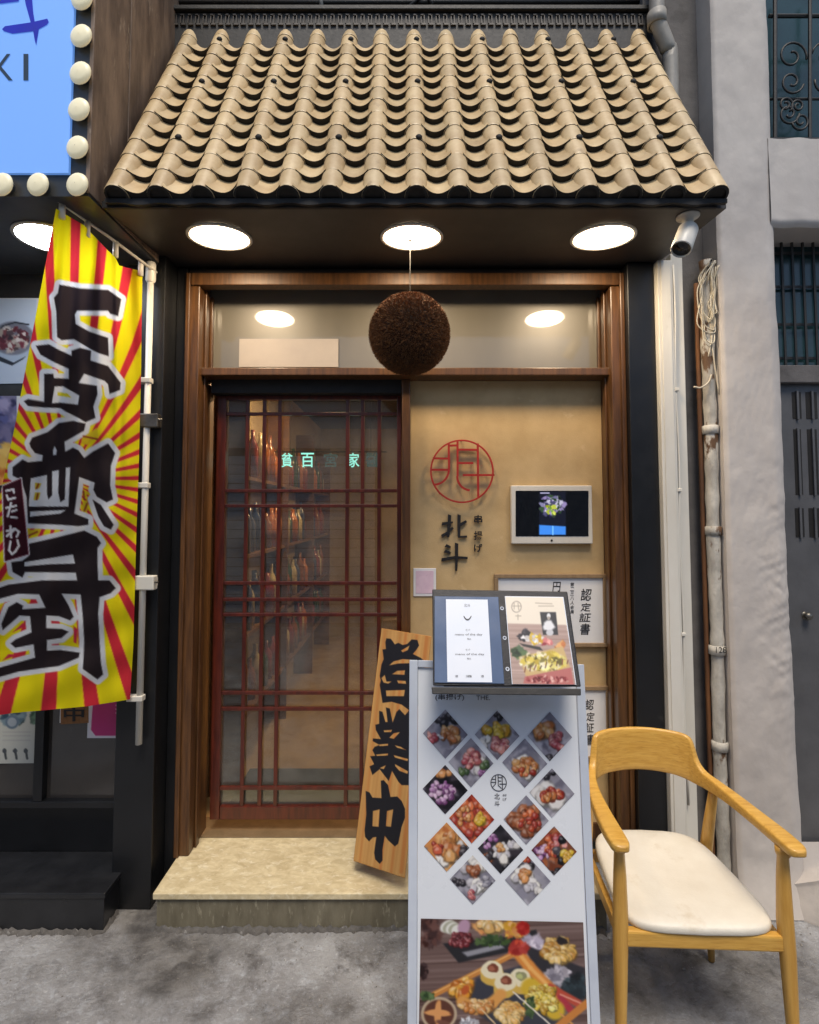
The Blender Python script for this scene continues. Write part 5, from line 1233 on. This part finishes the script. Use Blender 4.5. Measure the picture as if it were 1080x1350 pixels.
dp = thing('drain_pipe', 'grey white drain pipe with elbow beside the top of the tiled roof', 'pipe', (1.2, 2.36, 3.4))
a1 = [P(866, -60, 2.36), P(866, 22, 2.36), P(869, 34, 2.36), P(880, 62, 2.37), P(884, 80, 2.38), P(884, 200, 2.38)]
GPVC = M('grey_pvc', (150, 146, 138), (128, 124, 118), rough=.5, scale=6, bump=.08)
obj('pipe', MB().tube(cat(a1, 4), .034, 14), GPVC, dp, smooth=True)
q = P(866, 26, 2.36); obj('coupling', MB().lathe([(.034, -.03), (.042, -.03), (.042, .03), (.034, .03)], q, n=18), GPVC, dp, smooth=True)
# security camera
c0 = SOFP.hit(907, 284)
sc_ = thing('security_camera', 'white bullet security camera hanging under the canopy corner', 'security camera', tuple(c0))
obj('mount', MB().lathe([(0, -.001), (.040, -.001), (.040, -.008), (.020, -.014), (.017, -.045), (.012, -.06), (0, -.062)], c0, n=24), WHITEPVC, sc_, smooth=True)
h = c0 + np.array([-.005, -.005, -.062]); tip = h + np.array([-.055, -.045, -.105]); ax_ = tip - h; Lc = np.linalg.norm(ax_); ax_ /= Lc
st_ = h - ax_ * .02
obj('body', MB().lathe([(0, 0), (.030, .004), (.035, .014), (.036, Lc + .0), (.033, Lc + .005), (.031, Lc - .006)], st_, axis=tuple(ax_), n=24), WHITEPVC, sc_, smooth=True)
obj('lens_face', MB().lathe([(.0315, Lc - .004), (.016, Lc - .004), (.014, Lc - .001), (.0, Lc - .001)], st_, axis=tuple(ax_), n=24), M('camera_lens', (14, 14, 16), (20, 20, 22), rough=.15), sc_, smooth=True)

# pipes and bracket above the canopy
ub = thing('overhead_conduit', 'thin metal conduits with bracket on the wall above the tiled canopy', 'conduit', (0, 2.42, 4))
obj('conduit', MB().tube([P(200, 4, 2.455), P(862, 2, 2.455)], .012, 8), IRON, ub, smooth=True)
obj('conduit', MB().tube([P(425, 14, 2.44), P(419, -30, 2.44)], .010, 8), GPVC, ub, smooth=True)
obj('bracket', MB().tube([P(536, 12, 2.44), P(560, -8, 2.44), P(570, 6, 2.44)], .009, 8), IRON, ub, smooth=True)

# ------------------------------------------------------------------ low shop row across the alley (mirrored in the glass)
ob = thing('opposite_building', 'low grey shop row across the alley with shuttered fronts', 'building', (0, -2.6, 0))
OPW = M('opposite_wall_paint', (196, 190, 182), (172, 166, 160), rough=.8, scale=2, bump=.2)
obj('wall', MB().box(-12, 12, -3.4, -2.6, 0, 3.3), OPW, ob)
obj('parapet', MB().box(-12, 12, -3.45, -2.52, 3.301, 3.5), DARKWALL, ob, bevel=.01)
SHT = M('roller_shutter', (206, 208, 210), (186, 188, 190), rough=.5, scale=3, metal=.3)
for k, x in enumerate((-8.5, -5.1, -1.7, 1.7, 5.1, 8.5)):
    s_ = obj('shutter_frame', MB().box(x - 1.35, x + 1.35, -2.599, -2.56, .0, 2.6), IRON, ob)
    for q in range(18):
        obj('shutter_slat', MB().box(x - 1.25, x + 1.25, -2.559, -2.54, .06 + q * .135, .185 + q * .135), SHT, s_, bevel=.006)

# loose grit on the paving
rs = np.random.RandomState(21); mb = MB()
for k in range(900):
    x, y = rs.uniform(-1.7, 1.9), rs.uniform(1.45, 2.3)
    if rs.rand() < .5: y = YS - abs(rs.randn()) * .12
    if X0 - .02 < x < X1 + .02 and y > YS - .004: continue
    if x < -1.0 and y > 2.06: continue
    s_ = rs.uniform(.0012, .0034) * (1.8 if rs.rand() < .06 else 1)
    z = float(vnoise(np.array([x * 1.2]), np.array([y * 1.2]), 3)[0]) * .004 - .004 + s_ * .4
    a_ = rs.rand() * 6.28; c_, n_ = math.cos(a_) * s_, math.sin(a_) * s_
    mb.add([(x + c_, y + n_, z), (x - n_, y + c_, z), (x - c_ * 1.3, y - n_ * 1.3, z), (x + n_, y - c_, z), (x, y, z + s_ * .8), (x, y, z - s_ * .6)],
           [(0, 1, 4), (1, 2, 4), (2, 3, 4), (3, 0, 4), (1, 0, 5), (2, 1, 5), (3, 2, 5), (0, 3, 5)])
GRIT = M('pale_grit', (150, 146, 140), (90, 86, 82), rough=.8, scale=200)
tag(obj('grit', mb, GRIT), 'loose pale grit scattered over the concrete paving', kind='stuff')
